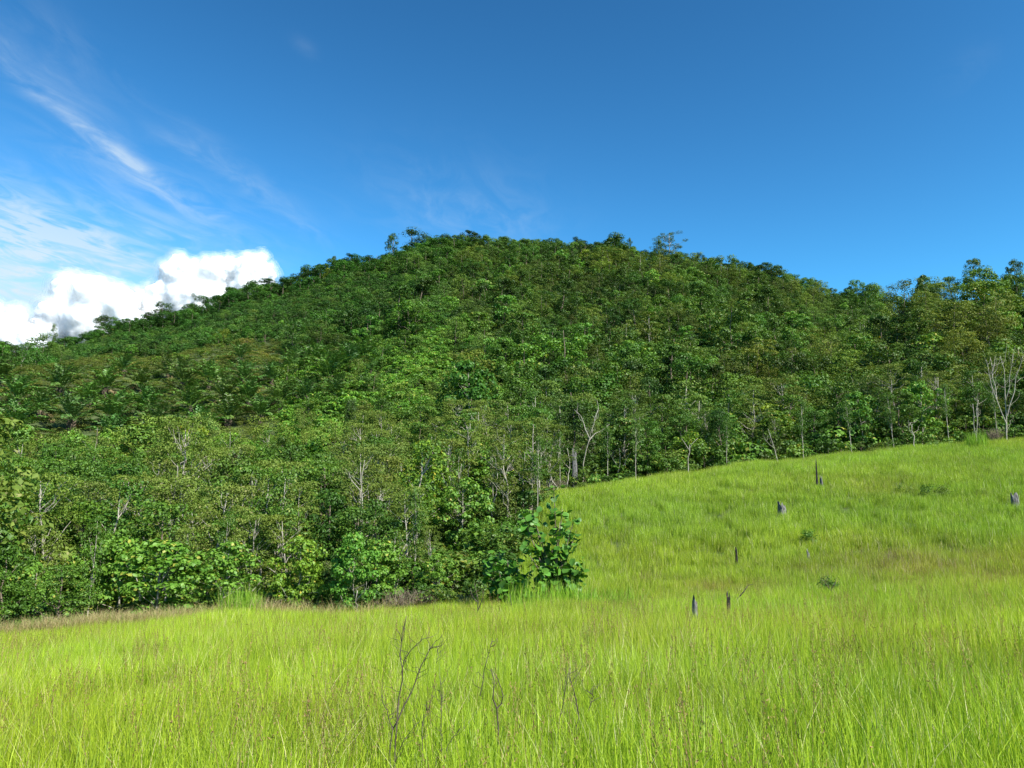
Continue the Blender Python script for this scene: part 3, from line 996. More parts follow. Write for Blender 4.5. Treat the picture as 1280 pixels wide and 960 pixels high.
def autotwigs(lines, n, ln, seed):
    rs = random.Random(seed)
    out = []
    for _ in range(n):
        L = [p for p in rs.choice(lines) if not isinstance(p, float)]
        k = rs.randrange(len(L) - 1); f = rs.random()
        x = L[k][0] * (1 - f) + L[k + 1][0] * f; y = L[k][1] * (1 - f) + L[k + 1][1] * f
        a = rs.uniform(-1.15, 1.15); l = ln * rs.uniform(.4, 1.2)
        p1 = (x + math.sin(a) * l * .55, y - math.cos(a) * l * .5)
        b = a * rs.uniform(.2, .9)
        p2 = (p1[0] + math.sin(b) * l * .5, p1[1] - math.cos(b) * l * .5)
        out.append([(x, y), p1, p2])
    return out


GD = 'bare dead saplings standing in the near grass'
L = [[(489, 1075), (488, 965), (491, 912), (484, 888), (477, 868)], [(491, 912), (506, 880), (520, 850), (534, 818), (546, 800)],
     [(492, 985), (498, 880), (503, 850), (500, 820), (504, 783)], [.7, (502, 842), (512, 815), (524, 803), (536, 797)],
     [.6, (530, 1000), (528, 930), (529, 893), (536, 885)], [.7, (492, 960), (505, 925), (522, 903)], [.7, (540, 990), (560, 932), (574, 913)],
     [.5, (536, 812), (547, 808), (545, 830)], [.6, (553, 960), (552, 880), (550, 848)]]
bare('largest bare dead sapling with many forking stems in the near grass', L, autotwigs(L, 110, 27, 2), 5.2, .0052, .0022, 'twig', seed=2, group=GD)
L = [[(624, 1060), (623, 950), (621, 885), (617, 862), (614, 836)], [.6, (621, 886), (629, 870), (622, 848), (615, 836)], [.5, (600, 870), (605, 838), (616, 797)]]
bare('single thin dead stem with a looped tip, right of the largest dead sapling', L, autotwigs(L, 14, 16, 3), 5.6, .008, .003, 'twig', seed=5, group=GD)
L = [[(716, 1060), (716, 960), (718, 915), (722, 885), (713, 850)], [.8, (700, 1000), (697, 920), (704, 880), (712, 835)], [.7, (736, 980), (731, 940), (718, 912)],
     [.5, (735, 890), (742, 870), (733, 862)]]
bare('tangled thin dead sapling in the near grass below the big-leaved shrub', L, autotwigs(L, 40, 24, 7), 6.0, .008, .003, 'twig', seed=8, group=GD)
L = [[(1257, 1060), (1258, 960), (1256, 905), (1251, 878)], [.7, (1258, 950), (1246, 915), (1240, 890)], [.6, (1262, 960), (1270, 920), (1268, 896)]]
bare('short dead sapling in the near grass at the right edge', L, autotwigs(L, 12, 22, 9), 6.2, .013, .005, 'twig', seed=11, group=GD)
L = [[(968, 1040), (960, 960), (950, 915), (938, 903)], [.6, (1005, 1000), (994, 950), (980, 935)]]
bare('low dead twig lying in the near grass right of the middle', L, autotwigs(L, 6, 20, 12), 6.2, .008, .003, 'twig', seed=13, group=GD)
L = [[(1222, 900), (1214, 868), (1208, 850)], [.7, (1214, 868), (1224, 850)]]
bare('small dark twig in the grass near the right edge', L, autotwigs(L, 5, 14, 15), 9.0, .009, .003, 'twig', seed=15, group=GD)
GM = 'thin dead stems farther out in the grass'
for i, (ls, Y, lab) in enumerate((
        ([[(600, 800), (597, 765), (593, 728)], [.7, (597, 765), (605, 738)], [.6, (596, 752), (588, 735)]], 22, 'thin dead stem left of the big-leaved shrub'),
        ([[(642, 800), (641, 770), (637, 740)]], 24, 'straight dark stem in front of the big-leaved shrub'),
        ([[(503, 815), (505, 795), (508, 770)], [.7, (505, 800), (495, 785)]], 14, 'thin brown stem above the largest dead sapling'),
        ([[(84, 900), (88, 880), (96, 866)], [.7, (88, 880), (80, 868)]], 10, 'small dead stem in the grass at lower left'),
        ([[(362, 860), (366, 835), (374, 828)]], 12, 'small brown twig left of the largest dead sapling'),
        ([[(918, 780), (921, 755), (925, 745)], [.8, (925, 745), (934, 733), (942, 730)]], 24, 'curved dead twig beside the short black stump'),
        ([[(878, 775), (883, 765), (892, 752)]], 24, 'leaning dead twig beside the grey split stump'),
        ([[(1038, 760), (1040, 735), (1046, 722)], [.7, (1040, 740), (1030, 725)]], 26, 'dead stem where the two grassy slopes meet'),
        ([[(832, 860), (830, 830), (836, 806)], [.6, (830, 830), (822, 812)]], 12, 'thin brown stem in the grass below the grey split stump'))):
    bare(lab, ls, autotwigs(ls, 4, 10, 40 + i), Y, .016 * Y / 16 + .004, .006, 'twig', seed=60 + i, group=GM, depth=.3)

# pale bare trees at the forest edge
GP = 'bare pale trees along the forest edge'
L = [[(727, 612), (729, 580), (737, 548), (742, 532)], [.7, (737, 548), (730, 530), (718, 512)], [.6, (737, 550), (752, 538), (762, 530)], [.6, (742, 532), (748, 512), (746, 500)]]
bare('pale bare forked tree right of the grey snag', L, autotwigs(L, 10, 14, 1), 58, .06, .02, 'pale_bark', 'bare_tree', 'tree', 21, GP, 1)
L = [[(775, 606), (775, 580), (774, 560)], [.7, (775, 588), (768, 577), (763, 568)], [.7, (775, 585), (783, 574), (788, 565)]]
bare('short bare pale tree with three prongs behind the knoll', L, autotwigs(L, 8, 10, 2), 60, .04, .014, 'pale_bark', 'bare_tree', 'tree', 22, GP, 1)
L = [[(1259, 562), (1258, 520), (1256, 480), (1250, 445)], [.8, (1258, 530), (1246, 500), (1236, 465), (1232, 450)], [.8, (1259, 520), (1268, 490), (1276, 455), (1278, 445)],
     [.6, (1257, 500), (1262, 470), (1266, 442)], [.6, (1246, 500), (1240, 470), (1244, 445)]]
bare('leafless pale branching tree behind the right end of the knoll', L, autotwigs(L, 34, 22, 3), 67.5, .06, .016, 'pale_bark', 'bare_tree', 'tree', 23, GP, 1.5)
L = [[(974, 582), (968, 560), (960, 536)], [.6, (968, 560), (955, 548)]]
bare('leaning thin white bare stem behind the middle of the knoll', L, autotwigs(L, 5, 12, 4), 64.5, .035, .014, 'pale_bark', 'bare_tree', 'tree', 24, GP, 1)
L = [[(1146, 565), (1143, 545), (1140, 530)], [.6, (1143, 545), (1136, 528)]]
bare('short pinkish bare stem under the pale-leaved tree behind the knoll', L, autotwigs(L, 4, 12, 5), 66.8, .045, .02, 'pale_bark', 'bare_tree', 'tree', 25, GP, 1)
L = [[(1218, 562), (1217, 530), (1216, 505)], [(1222, 562), (1222, 525), (1223, 500)]]
bare('pair of straight bare pale stems side by side behind the knoll', L, autotwigs(L, 5, 14, 5), 67.2, .035, .02, 'pale_bark', 'bare_tree', 'tree', 26, GP, 1)
L = [[(860, 594), (860, 572), (862, 556)], [.6, (861, 562), (852, 548)], [.6, (861, 562), (872, 548)]]
bare('thin forked stem under the small umbrella tree on the knoll edge', L, None, 60.8, .05, .02, 'pale_bark', 'bare_tree', 'tree', 27, GP, 1)
for i, (xb, yb, xt, yt, Y, lab) in enumerate(((454, 655, 456, 575, 41, 'long straight white stem left of the forest edge middle'), (469, 700, 470, 655, 37, 'short white stem below the long straight one'),
                                              (495, 718, 508, 680, 36, 'leaning white stem in front of brown scrub'), (567, 638, 562, 595, 50, 'leaning white stem right of the yellow-green tree'),
                                              (576, 638, 577, 580, 50, 'straight white stem right of the yellow-green tree'), (615, 640, 619, 578, 50, 'slim white stem between yellow-green tree and big-leaved shrub'),
                                              (655, 632, 656, 565, 53, 'white stem above the big-leaved shrub, first of a close pair'), (663, 628, 662, 560, 53, 'white stem above the big-leaved shrub, second of a close pair'),
                                              (695, 612, 682, 570, 52, 'leaning pale stem left of the grey snag'), (708, 612, 709, 560, 55, 'thin grey stem directly left of the grey snag'),
                                              (670, 605, 668, 570, 54, 'thin pale stem right of the close pair'), (300, 640, 304, 610, 44, 'white forking stem in the left forest'),
                                              (247, 685, 240, 640, 41, 'crooked pinkish stem in the left forest'), (262, 700, 258, 655, 41, 'second crooked pale stem in the left forest'),
                                              (206, 745, 208, 700, 31, 'pale stem under the umbrella-shaped bush tree'), (175, 745, 163, 715, 31, 'bent pale stem under the left side of the umbrella-shaped bush tree'),
                                              (447, 768, 447, 738, 30.6, 'short bright white stem at the edge of the grass'))):
    mx, my = (xb + xt) / 2 + (4 if i % 2 else -3), (yb + yt) / 2
    L = [[(xb, yb + 6), (xb * .5 + mx * .5, yb * .5 + my * .5), (mx, my), (xt, yt)], [.6, (mx, my), (mx + (12 if i % 3 else -12), my - 14), (mx + (14 if i % 3 else -16), my - 26)]]
    bare(lab, L, autotwigs(L, 6, 14, 70 + i), Y, .035 + Y * .0004, .014, 'pale_bark', 'bare_tree', 'tree', 80 + i, 'pale thin stems at the forest edge', .8)


def snag_mesh(name, w, hgt, mat, seed, taper=.7, jag=.18, sides=12, lean=(0, 0), notch=0):
    rs = np.random.RandomState(seed)
    m = M()
    rings = 9
    th = np.arange(sides) * 2 * math.pi / sides
    prof = 1 + .22 * rs.normal(0, 1, sides)
    tops = hgt * (1 - jag * rs.uniform(0, 1, sides))
    if notch:
        tops[:notch] *= .55
    V = []
    for i in range(rings):
        t = i / (rings - 1)
        r = w / 2 * (1.35 * math.exp(-t * 9) + 1 - (1 - taper) * t) * prof * (1 + .05 * rs.normal(0, 1, sides))
        z = -.25 + (tops + .25) * t
        V.append(np.stack([r * np.cos(th) + lean[0] * t, r * .8 * np.sin(th) + lean[1] * t, z], 1))
    # hollow jagged top
    V.append(np.stack([.55 * w / 2 * taper * np.cos(th) + lean[0], .45 * w / 2 * taper * np.sin(th) + lean[1], tops * .82], 1))
    V.append(np.stack([.1 * w / 2 * np.cos(th) + lean[0], .1 * w / 2 * np.sin(th) + lean[1], np.full(sides, hgt * .7)], 1))
    V = np.concatenate(V)
    n = rings + 2
    i = np.arange(n - 1)[:, None] * sides; j = np.arange(sides)[None]; jn = (j + 1) % sides
    m.add(V, np.stack([i + j, i + jn, i + sides + jn, i + sides + j], -1).reshape(-1, 4))
    return m.mesh(name, [MAT[mat]])


GS = 'burnt stumps left standing in the grass'
for px, py, wpx, hpx, mat, tp, jag, nt, lab, seed in (
        (978, 640, 10, 13, 'grey_snag', .8, .3, 3, 'broad grey-brown stump on the knoll left of the tall black post', 1),
        (921, 703, 6, 19, 'char', .35, .25, 0, 'black pointed stump low on the knoll', 2),
        (1268, 626, 9, 12, 'grey_snag', .85, .35, 4, 'grey stump with a dark split side at the right edge of the knoll', 3),
        (869, 774, 7, 20, 'grey_snag', .9, .3, 4, 'grey split stump in the near grass, left of the short black one', 4),
        (911, 766, 6, 19, 'char', .6, .3, 0, 'short black stump in the near grass', 5),
        (1027, 605, 6, 13, 'grey_snag', .5, .5, 3, 'pale grey splintered stump at the foot of the tall black post', 6),
        (1010, 692, 4, 7, 'grey_snag', .7, .4, 2, 'tiny grey stump in the middle of the knoll slope', 7)):
    x, y, z = hit_grass(px, py)
    k = y / F
    o = obj('stump', snag_mesh('stump', wpx * k, hpx * k + (.68 if y < 32 else .5), mat, seed, tp, jag, notch=nt, sides=14), None, loc=(x, y, z))
    o['label'] = lab; o['category'] = 'stump'; o['group'] = GS
x, y, z = hit_grass(1021, 606)
o = obj('charred_post', snag_mesh('charred_post', 4.0 * y / F, 34 * y / F + .5, 'char', 9, .3, .12, 9, (.05, 0)), None, loc=(x, y, z))
o['label'] = 'tall thin charred black post standing on the knoll'; o['category'] = 'post'
x, y = at(719, 57.5, 590)
o = obj('snag', snag_mesh('snag', 8.5 * y / F, ray(719, 556)[1] * y - h1(x, y), 'grey_snag', 12, .62, .2, 14, (-.05, 0), 4), None, loc=(x, y, h1(x, y)))
o['label'] = 'thick grey dead trunk broken off at the forest edge'; o['category'] = 'dead tree'

# ------------------------------------------------------------------ the big-leaved shrubs, every leaf its own part
def big_leaf(seed):
    rs = np.random.RandomState(seed)
    m = M()
    n = 14
    th = np.linspace(0, 2 * math.pi, n, endpoint=False)
    R = .46 * (1 - .16 * np.exp(-((th - math.pi) / .35) ** 2)) * (1 + .16 * np.exp(-(np.minimum(th, 2 * math.pi - th) / .3) ** 2))
    x = R * np.cos(th) + .36; y = R * np.sin(th)
    z = -.30 * x ** 2 + .10 * np.abs(y) + rs.normal(0, .012, n)
    V = np.concatenate([[[.30, 0, -.05]], np.stack([x, y, z], 1)])
    m.add(V, [[0, 1 + i, 1 + (i + 1) % n] for i in range(n)])
    tube(m, [(-.45, 0, -.16), (-.15, 0, .0), (.0, 0, .0), (.3, 0, -.06)], [.014, .012, .010, .006], 3, cap=False)
    return m.mesh('leaf', [MAT['shrub_leaf']], True)


BL = [big_leaf(k) for k in range(3)]


def big_shrub(label, base, tips, Y, seed, per=12, extra=0):
    tips = [(a, b, c + (1 if len(tips) > 20 else 6)) for a, b, c in tips]
    rs = random.Random(seed); rn = np.random.RandomState(seed)
    x, _ = at(base[0], Y, base[1]); z = h1(x, Y)
    o = thing('big_leaved_shrub', label, 'shrub', (x, Y, z), group='big-leaved shrubs at the edge of the grass')
    m = M(); SP = []
    B = np.zeros(3)
    for tx, ty, nl in tips:
        yy = Y + rs.uniform(-.7, .7)
        sx, e = ray(tx, ty)
        T = np.array([sx * yy - x, yy - Y, e * yy - z])
        mid = B * .5 + T * .5 + rn.normal(0, .12, 3) - np.array([T[0] * .18, T[1] * .18, 0])
        P = np.array([B + rn.normal(0, .08, 3) * np.array([1, 1, 0]) - np.array([0, 0, .2]), mid * .5, mid, T * .75 + mid * .25, T])
        tube(m, P, [.038, .03, .024, .017, .009], 5)
        SP.append(P)
        for k in range(nl):
            f = rs.uniform(.0, 1) ** 1.5
            c = (T if f < .45 else (T * .82 + mid * .18)) * (1 - f * .42) + rn.normal(0, 1, 3) * np.array([.15, .2, .13])
            yaw = rs.uniform(0, 6.28); tilt = math.radians(rs.uniform(-5, 48))
            s = rs.uniform(.21, .41)
            t = rs.uniform(.65, 1.3)
            if rs.random() < .12:
                t = 1.7
            obj('leaf', rs.choice(BL), o, (t, t, t * rs.uniform(.7, 1.1)), loc=c, rot=(rs.uniform(-.5, .5), tilt, yaw), scale=s)
    fm = M()
    for P in SP:
        n = 22
        f = rn.uniform(.12, .95, n)
        C = np.stack([np.interp(f * 4, range(5), P[:, j]) for j in range(3)], 1) + rn.normal(0, 1, (n, 3)) * np.array([.22, .22, .14])
        C[:, 2] = np.maximum(C[:, 2], .1)
        L_ = rn.uniform(.14, .30, n)
        leaves(fm, C, rn.normal(0, .5, (n, 3)) + np.array([.1, -.35, .8]), rn.normal(0, 1, (n, 3)) - np.array([0, 0, .4]), L_, L_ * .85, fold=.12, shape=8)
    fo = obj('small_leaves', fm.mesh('small_leaves', [MAT['shrub_leaf']]), o, (1.1, 1.1, .8))
    fo['kind'] = 'stuff'
    obj('stem', m.mesh('stem', [MAT['brown_bark']], True), o)
    TAKEN.append((x, Y, 1.2))
    return o


big_shrub('tall open shrub with big round glossy leaves at the edge of the grass', (690, 748),
          [(652, 642, 7), (668, 646, 9), (692, 606, 12), (703, 636, 8), (700, 652, 8), (712, 660, 7), (660, 662, 13), (655, 684, 10), (672, 690, 14), (690, 688, 12), (720, 668, 13),
           (712, 690, 12), (724, 706, 14), (700, 708, 13), (683, 706, 11), (716, 722, 13), (697, 728, 12), (676, 724, 10), (730, 716, 8), (708, 738, 12), (684, 740, 10), (728, 736, 10), (665, 642, 9), (718, 648, 7)], 29.6, 4)
big_shrub('lower spreading shrub with big round leaves, left of the tall open one', (636, 752),
          [(610, 702, 10), (624, 690, 11), (634, 700, 11), (646, 710, 11), (612, 720, 10), (626, 722, 12), (640, 728, 12), (654, 724, 10), (616, 738, 10), (632, 744, 11), (648, 742, 10), (660, 738, 9), (622, 706, 10)], 29.8, 6)

# ------------------------------------------------------------------ forest trees standing one by one
rs0 = random.Random(77)


def free(x, y, r):
    for a, b, c in TAKEN:
        if (a - x) ** 2 + (b - y) ** 2 < (r * .5 + c * .5) ** 2:
            return False
    return True


def pxof(x, y, z=0.0):
    # photo column of a point
    c, s = math.cos(PITCH), math.sin(PITCH)
    d = y * c + z * s
    return 640 + F * x / d


def px_(x, y):
    return pxof(x, y)


cand = []
Y = 28.0
while Y < 330:
    d = 2.3 + 2.9 * min(1, max(0, (Y - 30) / 110))
    w = 0.80 * Y + 6
    n = int(2 * w / d)
    for i in range(n):
        x = -w + (i + rs0.random()) * d
        y = Y + rs0.uniform(-.5, .5) * d
        lim = float(grass_limit(x, y))
        if y < lim + 1.2:
            continue
        cand.append((x, y, y - lim, d))
    Y += d
cand.sort(key=lambda c: c[1])

LAND = [(300, 740, 'the dark reed tuft'), (447, 720, 'the small white-stemmed tree'), (203, 700, 'the umbrella-shaped tree'), (411, 650, 'the dense dark green tree'),
        (240, 600, 'the tall pinkish-branched tree'), (316, 620, 'the white-forked feathery tree'), (456, 610, 'the long white trunk'), (533, 580, 'the yellow-green tree'),
        (590, 490, 'the glossy-leaved dark tree'), (441, 515, 'the vine-draped trunk'), (690, 680, 'the tall big-leaved shrub'), (636, 720, 'the lower big-leaved shrub'),
        (719, 580, 'the grey snag'), (775, 580, 'the three-pronged bare tree'), (862, 560, 'the small umbrella tree'), (965, 560, 'the leaning white stem'),
        (1022, 560, 'the tall black post'), (1148, 530, 'the pale-leaved tree'), (1220, 520, 'the twin pale stems'), (1257, 500, 'the leafless pale tree'),
        (500, 740, 'the heap of brown scrub'), (60, 790, 'the tan dry grass'), (60, 540, 'the lowest oil palms'), (200, 550, 'the largest dark palm')]
DESC = {'broadleaf_tree': 'bushy mid-green tree', 'dark_tree': 'dense dark tree', 'feathery_tree': 'olive feathery-crowned tree',
        'broad_leaved_tree': 'light large-leaved tree', 'slender_tree': 'slim thin-trunked tree'}
SEEN = {}
NEWT = []


def forest_label(kind, x, y, hh, b):
    z = h1(x, y) + hh * .7
    px, py = px_arr(np.array([x]), np.array([y]), np.array([z])); px = float(px[0]); py = float(py[0])
    L = min(LAND, key=lambda l: (l[0] - px) ** 2 + (l[1] - py) ** 2)
    dx, dy = px - L[0], py - L[1]
    if abs(dx) > 90 or (abs(dx) > 22 and abs(dx) > abs(dy) * .5):
        w = ('well ' if abs(dx) > 75 else '') + ('left of ' if dx < 0 else 'right of ')
        if dy < -28:
            w = ('up and ' + w)
    else:
        w = ('high above ' if dy < -70 else 'just above ') if dy < 0 else 'below '
    hue = 'sunlit ' if b > 1.08 else 'dusky ' if b < .82 else ''  # word for how bright the tree's own leaf tint is
    size = 'tall ' if hh > 6.6 else 'low ' if hh < 4 else ''
    return size + hue + DESC[kind] + ' ' + w + L[2], px, py


def px_arr(x, y, z):
    c, s = math.cos(PITCH), math.sin(PITCH)
    d = y * c + z * s
    return 640 + F * x / d, 480 - F * (z * c - y * s) / d


stuff = {k: [] for k in ('tree', 'bush')}
n_ind = 0
for x, y, dd, d in cand:
    px = pxof(x, y)
    v = float(vnoise(np.array([x / 13.0]), np.array([y / 13.0]), 3)[0])
    u = rs0.random()
    inview = -30 < px < 1310
    # oil palm grove and open scrub slope carry few trees
    grove = -40 < px < 345 and 96 < y < 178
    open_slope = 60 < px < 500 and 178 <= y < 250
    bright = 330 < px < 560 and 82 < y < 150
    if grove and u < .86:
        continue
    if bright and u < .35:
        continue
    if not free(x, y, d * .9):
        continue
    b = rs0.uniform(.72, 1.22) * (1 + .18 * v)
    big = float(vnoise(np.array([x / 38.0]), np.array([y / 38.0]), 13)[0])
    if y > 100:
        b = rs0.uniform(.55, 1.4) * (1 + .25 * v)
        if u > .88:
            continue
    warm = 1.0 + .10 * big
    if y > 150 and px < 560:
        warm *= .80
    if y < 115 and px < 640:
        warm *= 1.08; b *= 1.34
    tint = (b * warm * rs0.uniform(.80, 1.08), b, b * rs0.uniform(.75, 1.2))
    if n_ind < 262 and inview and y < 100:
        tint = tuple(min(c, 1.2) for c in tint)
        spur = px > 640
        hmax = min(3.0 + dd * (.42 if px < 640 else .45), 8.2) if px < 640 else min(5.2 + dd * .25, 8.5)
        hh = hmax * rs0.uniform(.72, 1.06)
        if px < 640 and dd < 5:
            kind = rs0.choices(list(SPEC), (4, 1.5, 1, 5, .6))[0]
        elif px > 860 and dd < 8:
            kind = rs0.choices(list(SPEC), (5, 2, 2, 5, 1))[0]
        elif 620 < px <= 860:
            kind = rs0.choices(list(SPEC), (3, 1.2, 5, 2, 3.5))[0]
        else:
            kind = rs0.choices(list(SPEC), (3.5, 1.2, 5, 2.5, 2))[0]
        if 535 < px < 690 and y < 47:      # open weedy slope beside the knoll
            if u < .45:
                continue
            hh = rs0.uniform(1.3, 2.3)
            kind = rs0.choice(('broad_leaved_tree', 'broadleaf_tree', 'feathery_tree'))
        if kind == 'broad_leaved_tree':
            hh = min(hh, 5.2)
        lab, qx, qy = forest_label(kind, x, y, hh, b)
        SEEN.setdefault(lab, []).append((qx, n_ind)); NEWT.append(None)
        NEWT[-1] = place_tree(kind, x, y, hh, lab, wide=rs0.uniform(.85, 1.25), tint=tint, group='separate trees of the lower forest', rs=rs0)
        n_ind += 1
    else:
        stuff['tree'].append((x, y, v, u, px, tint, grove, open_slope, bright))

ORD = ('first', 'second', 'third', 'fourth', 'fifth', 'sixth', 'seventh')
for lab, L in SEEN.items():
    L.sort()
    if len(L) == 2:
        NEWT[L[0][1]]['label'] = lab + ', left one'
        NEWT[L[1][1]]['label'] = lab + ', right one'
    elif len(L) > 2:
        for k, (_, i) in enumerate(L):
            NEWT[i]['label'] = lab + ' ' + ORD[min(k, 6)] + ' from left'

# ------------------------------------------------------------------ the rest of the forest as one mass
protos, PK = [], {}
for key in ('far_mid', 'far_dark', 'far_olive', 'far_light', 'far_pale_stem'):
    PK[key] = list(range(len(protos), len(protos) + len(FAR[key])))
    protos += FAR[key]
P, R, S, I, T = [], [], [], [], []
for x, y, v, u, px, tint, grove, open_slope, bright in stuff['tree']:
    ridge = y > 235
    if ridge and not (1100 < px):
        w = (4, 4, .3, .2)
    elif px > 900:
        w = (4, 1.4, 4, 1.6) if v > 0 else (3, 1, 5, 1)
    elif open_slope:
        w = (6, 1.5, 1, 2)
    elif px < 640 and y < 120:
        w = (3, 1, 5, 3)
    else:
        w = (5, 1.6 + 1.5 * max(0, -v), 2.5, 2)
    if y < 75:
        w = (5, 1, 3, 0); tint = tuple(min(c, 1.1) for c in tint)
    k = rs0.choices(('far_mid', 'far_dark', 'far_olive', 'far_light', 'far_pale_stem'), w + (.4,))[0]
    s = rs0.uniform(.58, 1.32) * (.50 if open_slope else .42 if grove else .55 if bright else .92)
    if y > 235 and px < 1090:
        s = (rs0.uniform(.7, 1.1) if px < 380 else rs0.uniform(.6, .95))
        if px < 380:
            w = (2, 5, .2, .1)
            k = rs0.choices(('far_mid', 'far_dark'), (2, 5))[0]
    P.append((x, y, h1(x, y) - .2)); R.append((rs0.uniform(-.08, .08), rs0.uniform(-.08, .08), rs0.uniform(0, 6.28)))
    if rs0.random() < .05 and 120 < y < 235 and not (grove or open_slope):
        s *= 1.35
    sw = s * rs0.uniform(1.0, 1.35)
    if ridge and px < 600:
        sw *= 1.3
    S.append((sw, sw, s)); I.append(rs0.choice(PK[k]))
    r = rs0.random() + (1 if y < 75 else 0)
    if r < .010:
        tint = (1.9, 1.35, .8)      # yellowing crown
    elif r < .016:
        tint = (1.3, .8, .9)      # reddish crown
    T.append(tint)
instancer('hillside_forest', protos, P, R, S, I, T, 'continuous green forest covering the hill')

protos, PK = [], {}
for key in ('bush_mid', 'bush_olive', 'bush_light', 'bush_dark'):
    PK[key] = list(range(len(protos), len(protos) + len(FAR[key])))
    protos += FAR[key]
P, R, S, I, T = [], [], [], [], []
Y = 25.0
while Y < 320:
    d = 1.4 + .75 * min(1, max(0, (Y - 30) / 80))
    w = .80 * Y + 6
    for i in range(int(2 * w / d)):
        x = -w + (i + rs0.random()) * d; y = Y + rs0.uniform(-.5, .5) * d
        lim = float(grass_limit(x, y))
        if y < lim + .1 - (rs0.uniform(0, 2.6) ** 2 * .25 if px_(x, y) < 600 else 0):
            continue
        px = pxof(x, y)
        grove = -60 < px < 345 and 96 < y < 182
        bright = 330 < px < 560 and 82 < y < 150
        if grove and min((x - a) ** 2 + (y - b) ** 2 for a, b in PALMXY) < 3.0:
            continue
        v = float(vnoise(np.array([x / 9.0]), np.array([y / 9.0]), 8)[0])
        k = rs0.choices(('bush_mid', 'bush_olive', 'bush_light', 'bush_dark'),
                        (1, 6, .6, .2) if grove else (3, 1, 6, .3) if bright else (4, 2, 2.2, 1.3))[0]
        if y > 100 and not grove and not bright:
            k = rs0.choices(('bush_mid', 'bush_olive', 'bush_dark'), (2, 1, 4))[0]  # mostly dark-leaved bushes: shade gaps between hill crowns deepened by leaf colour
        s = rs0.uniform(.6, 1.15) * (.85 if y < 60 else .66 if grove else 1.15)
        if y < lim + 2.5:
            s *= .62
        P.append((x, y, h1(x, y) - .15)); R.append((0, 0, rs0.uniform(0, 6.28)))
        sw = s * rs0.uniform(.9, 1.4) * (1.35 if grove else 1)
        S.append((sw, sw, s)); I.append(rs0.choice(PK[k]))
        b = rs0.uniform(.75, 1.2) * (1 + .2 * v)
        c = (b * rs0.uniform(.85, 1.2) * (.8 if y > 150 and px < 560 else 1.0), b, b)
        if grove:
            c = (b * 1.06, b * .96, b * 1.0)
            if v > .7:
                c = (b * 1.6, b * 1.12, b * 1.4)
        if bright:
            c = (b * 1.05, b * 1.15, b)
        T.append(c)
    Y += d
instancer('undergrowth', protos, P, R, S, I, T, 'low green scrub and vines between the trees')

# brown dead scrub heaps along the forest edge
def scrub_mesh(seed, n=170, h=1.6, r=1.0):
    rs = np.random.RandomState(seed)
    m = M()
    for _ in range(n):
        a = rs.uniform(0, 6.28); q = rs.uniform(0, .5) * r
        p0 = np.array([q * math.cos(a), q * math.sin(a), -.1])
        b = rs.uniform(0, 6.28); l = rs.uniform(.4, 1) * h
        p2 = p0 + np.array([math.cos(b) * r * rs.uniform(.1, .9), math.sin(b) * r * rs.uniform(.1, .9), l])
        mid = (p0 + p2) / 2 + np.array([rs.normal(0, .08), rs.normal(0, .08), .15 * l])
        tube(m, [p0, mid, p2, p2 + rs.normal(0, .15, 3)], [.014, .011, .007, .003], 3, cap=False)
    return m.mesh('dead_scrub', [MAT['dead_scrub']])


SCR = [scrub_mesh(k) for k in range(3)]
for i, (px, Y, s, lab) in enumerate(((500, 31.6, 1.25, 'heap of brown dead scrub right of the small white-stemmed tree'), (478, 31.8, 1.0, 'brown dead scrub tight against the small white-stemmed tree'),
                                     (528, 32.2, 1.1, 'brown dead scrub between the white-stemmed tree and the big-leaved shrubs'), (585, 31.2, .9, 'grey-brown dead scrub just left of the big-leaved shrubs'),
                                     (325, 31.2, 1.2, 'greyish dead scrub behind the dark reed tuft'), (270, 31.0, .8, 'small dead scrub left of the dark reed tuft'),
                                     (95, 28.6, .8, 'dead brown scrub by the tan grass at far left'), (735, 30.6, .6, 'low dead scrub at the right foot of the tall big-leaved shrub'),
                                     (1262, 68.5, 1.5, 'pinkish dead scrub behind the right end of the knoll'), (700, 52.5, 1.1, 'dead grey scrub at the left tip of the knoll'))):
    x, y = at(px, Y, 740)
    o = obj('dead_scrub', SCR[i % 3], None, loc=(x, y, h1(x, y)), rot=(0, 0, i * 1.3), scale=s * .66)
    o['label'] = lab; o['category'] = 'dead scrub'; o['group'] = 'dead scrub along the forest edge'

# small bushes out on the knoll
for i, (px, py, w, hgt, tint, lab) in enumerate(((1160, 617, 1.0, 1.0, (.7, .85, .6), 'low dark bush on the upper knoll slope'), (1176, 616, .9, .9, (1.3, 1.0, 1.1), 'low brownish bush touching the dark one on the knoll'),
                                                 (1035, 732, .7, .8, (.7, .9, .8), 'small dark weed clump at the foot of the knoll'), (1012, 672, .6, .8, (1.0, 1.2, .8), 'tiny green weed clump in the middle of the knoll'),
                                                 (1132, 612, 1.1, .8, (2.2, 1.6, 2.0), 'pinkish-brown weedy patch left of the low dark bush'))):
    x, y, z = hit_grass(px, py)
    tm, cm = make_tree(500 + i, h=hgt, r=w * .55, base=.02, clumps=16, per=40, leaf=.07, crad=.22, limbs=5, trunk=.1, flat=.7)
    o = thing('small_bush', lab, 'bush', (x, y, z), group='small bushes on the grassy knoll')
    obj('stem', tm.mesh('stem', [MAT['brown_bark']], True), o)
    obj('foliage', cm.mesh('foliage', [MAT['mid_leaf']]), o, tint)

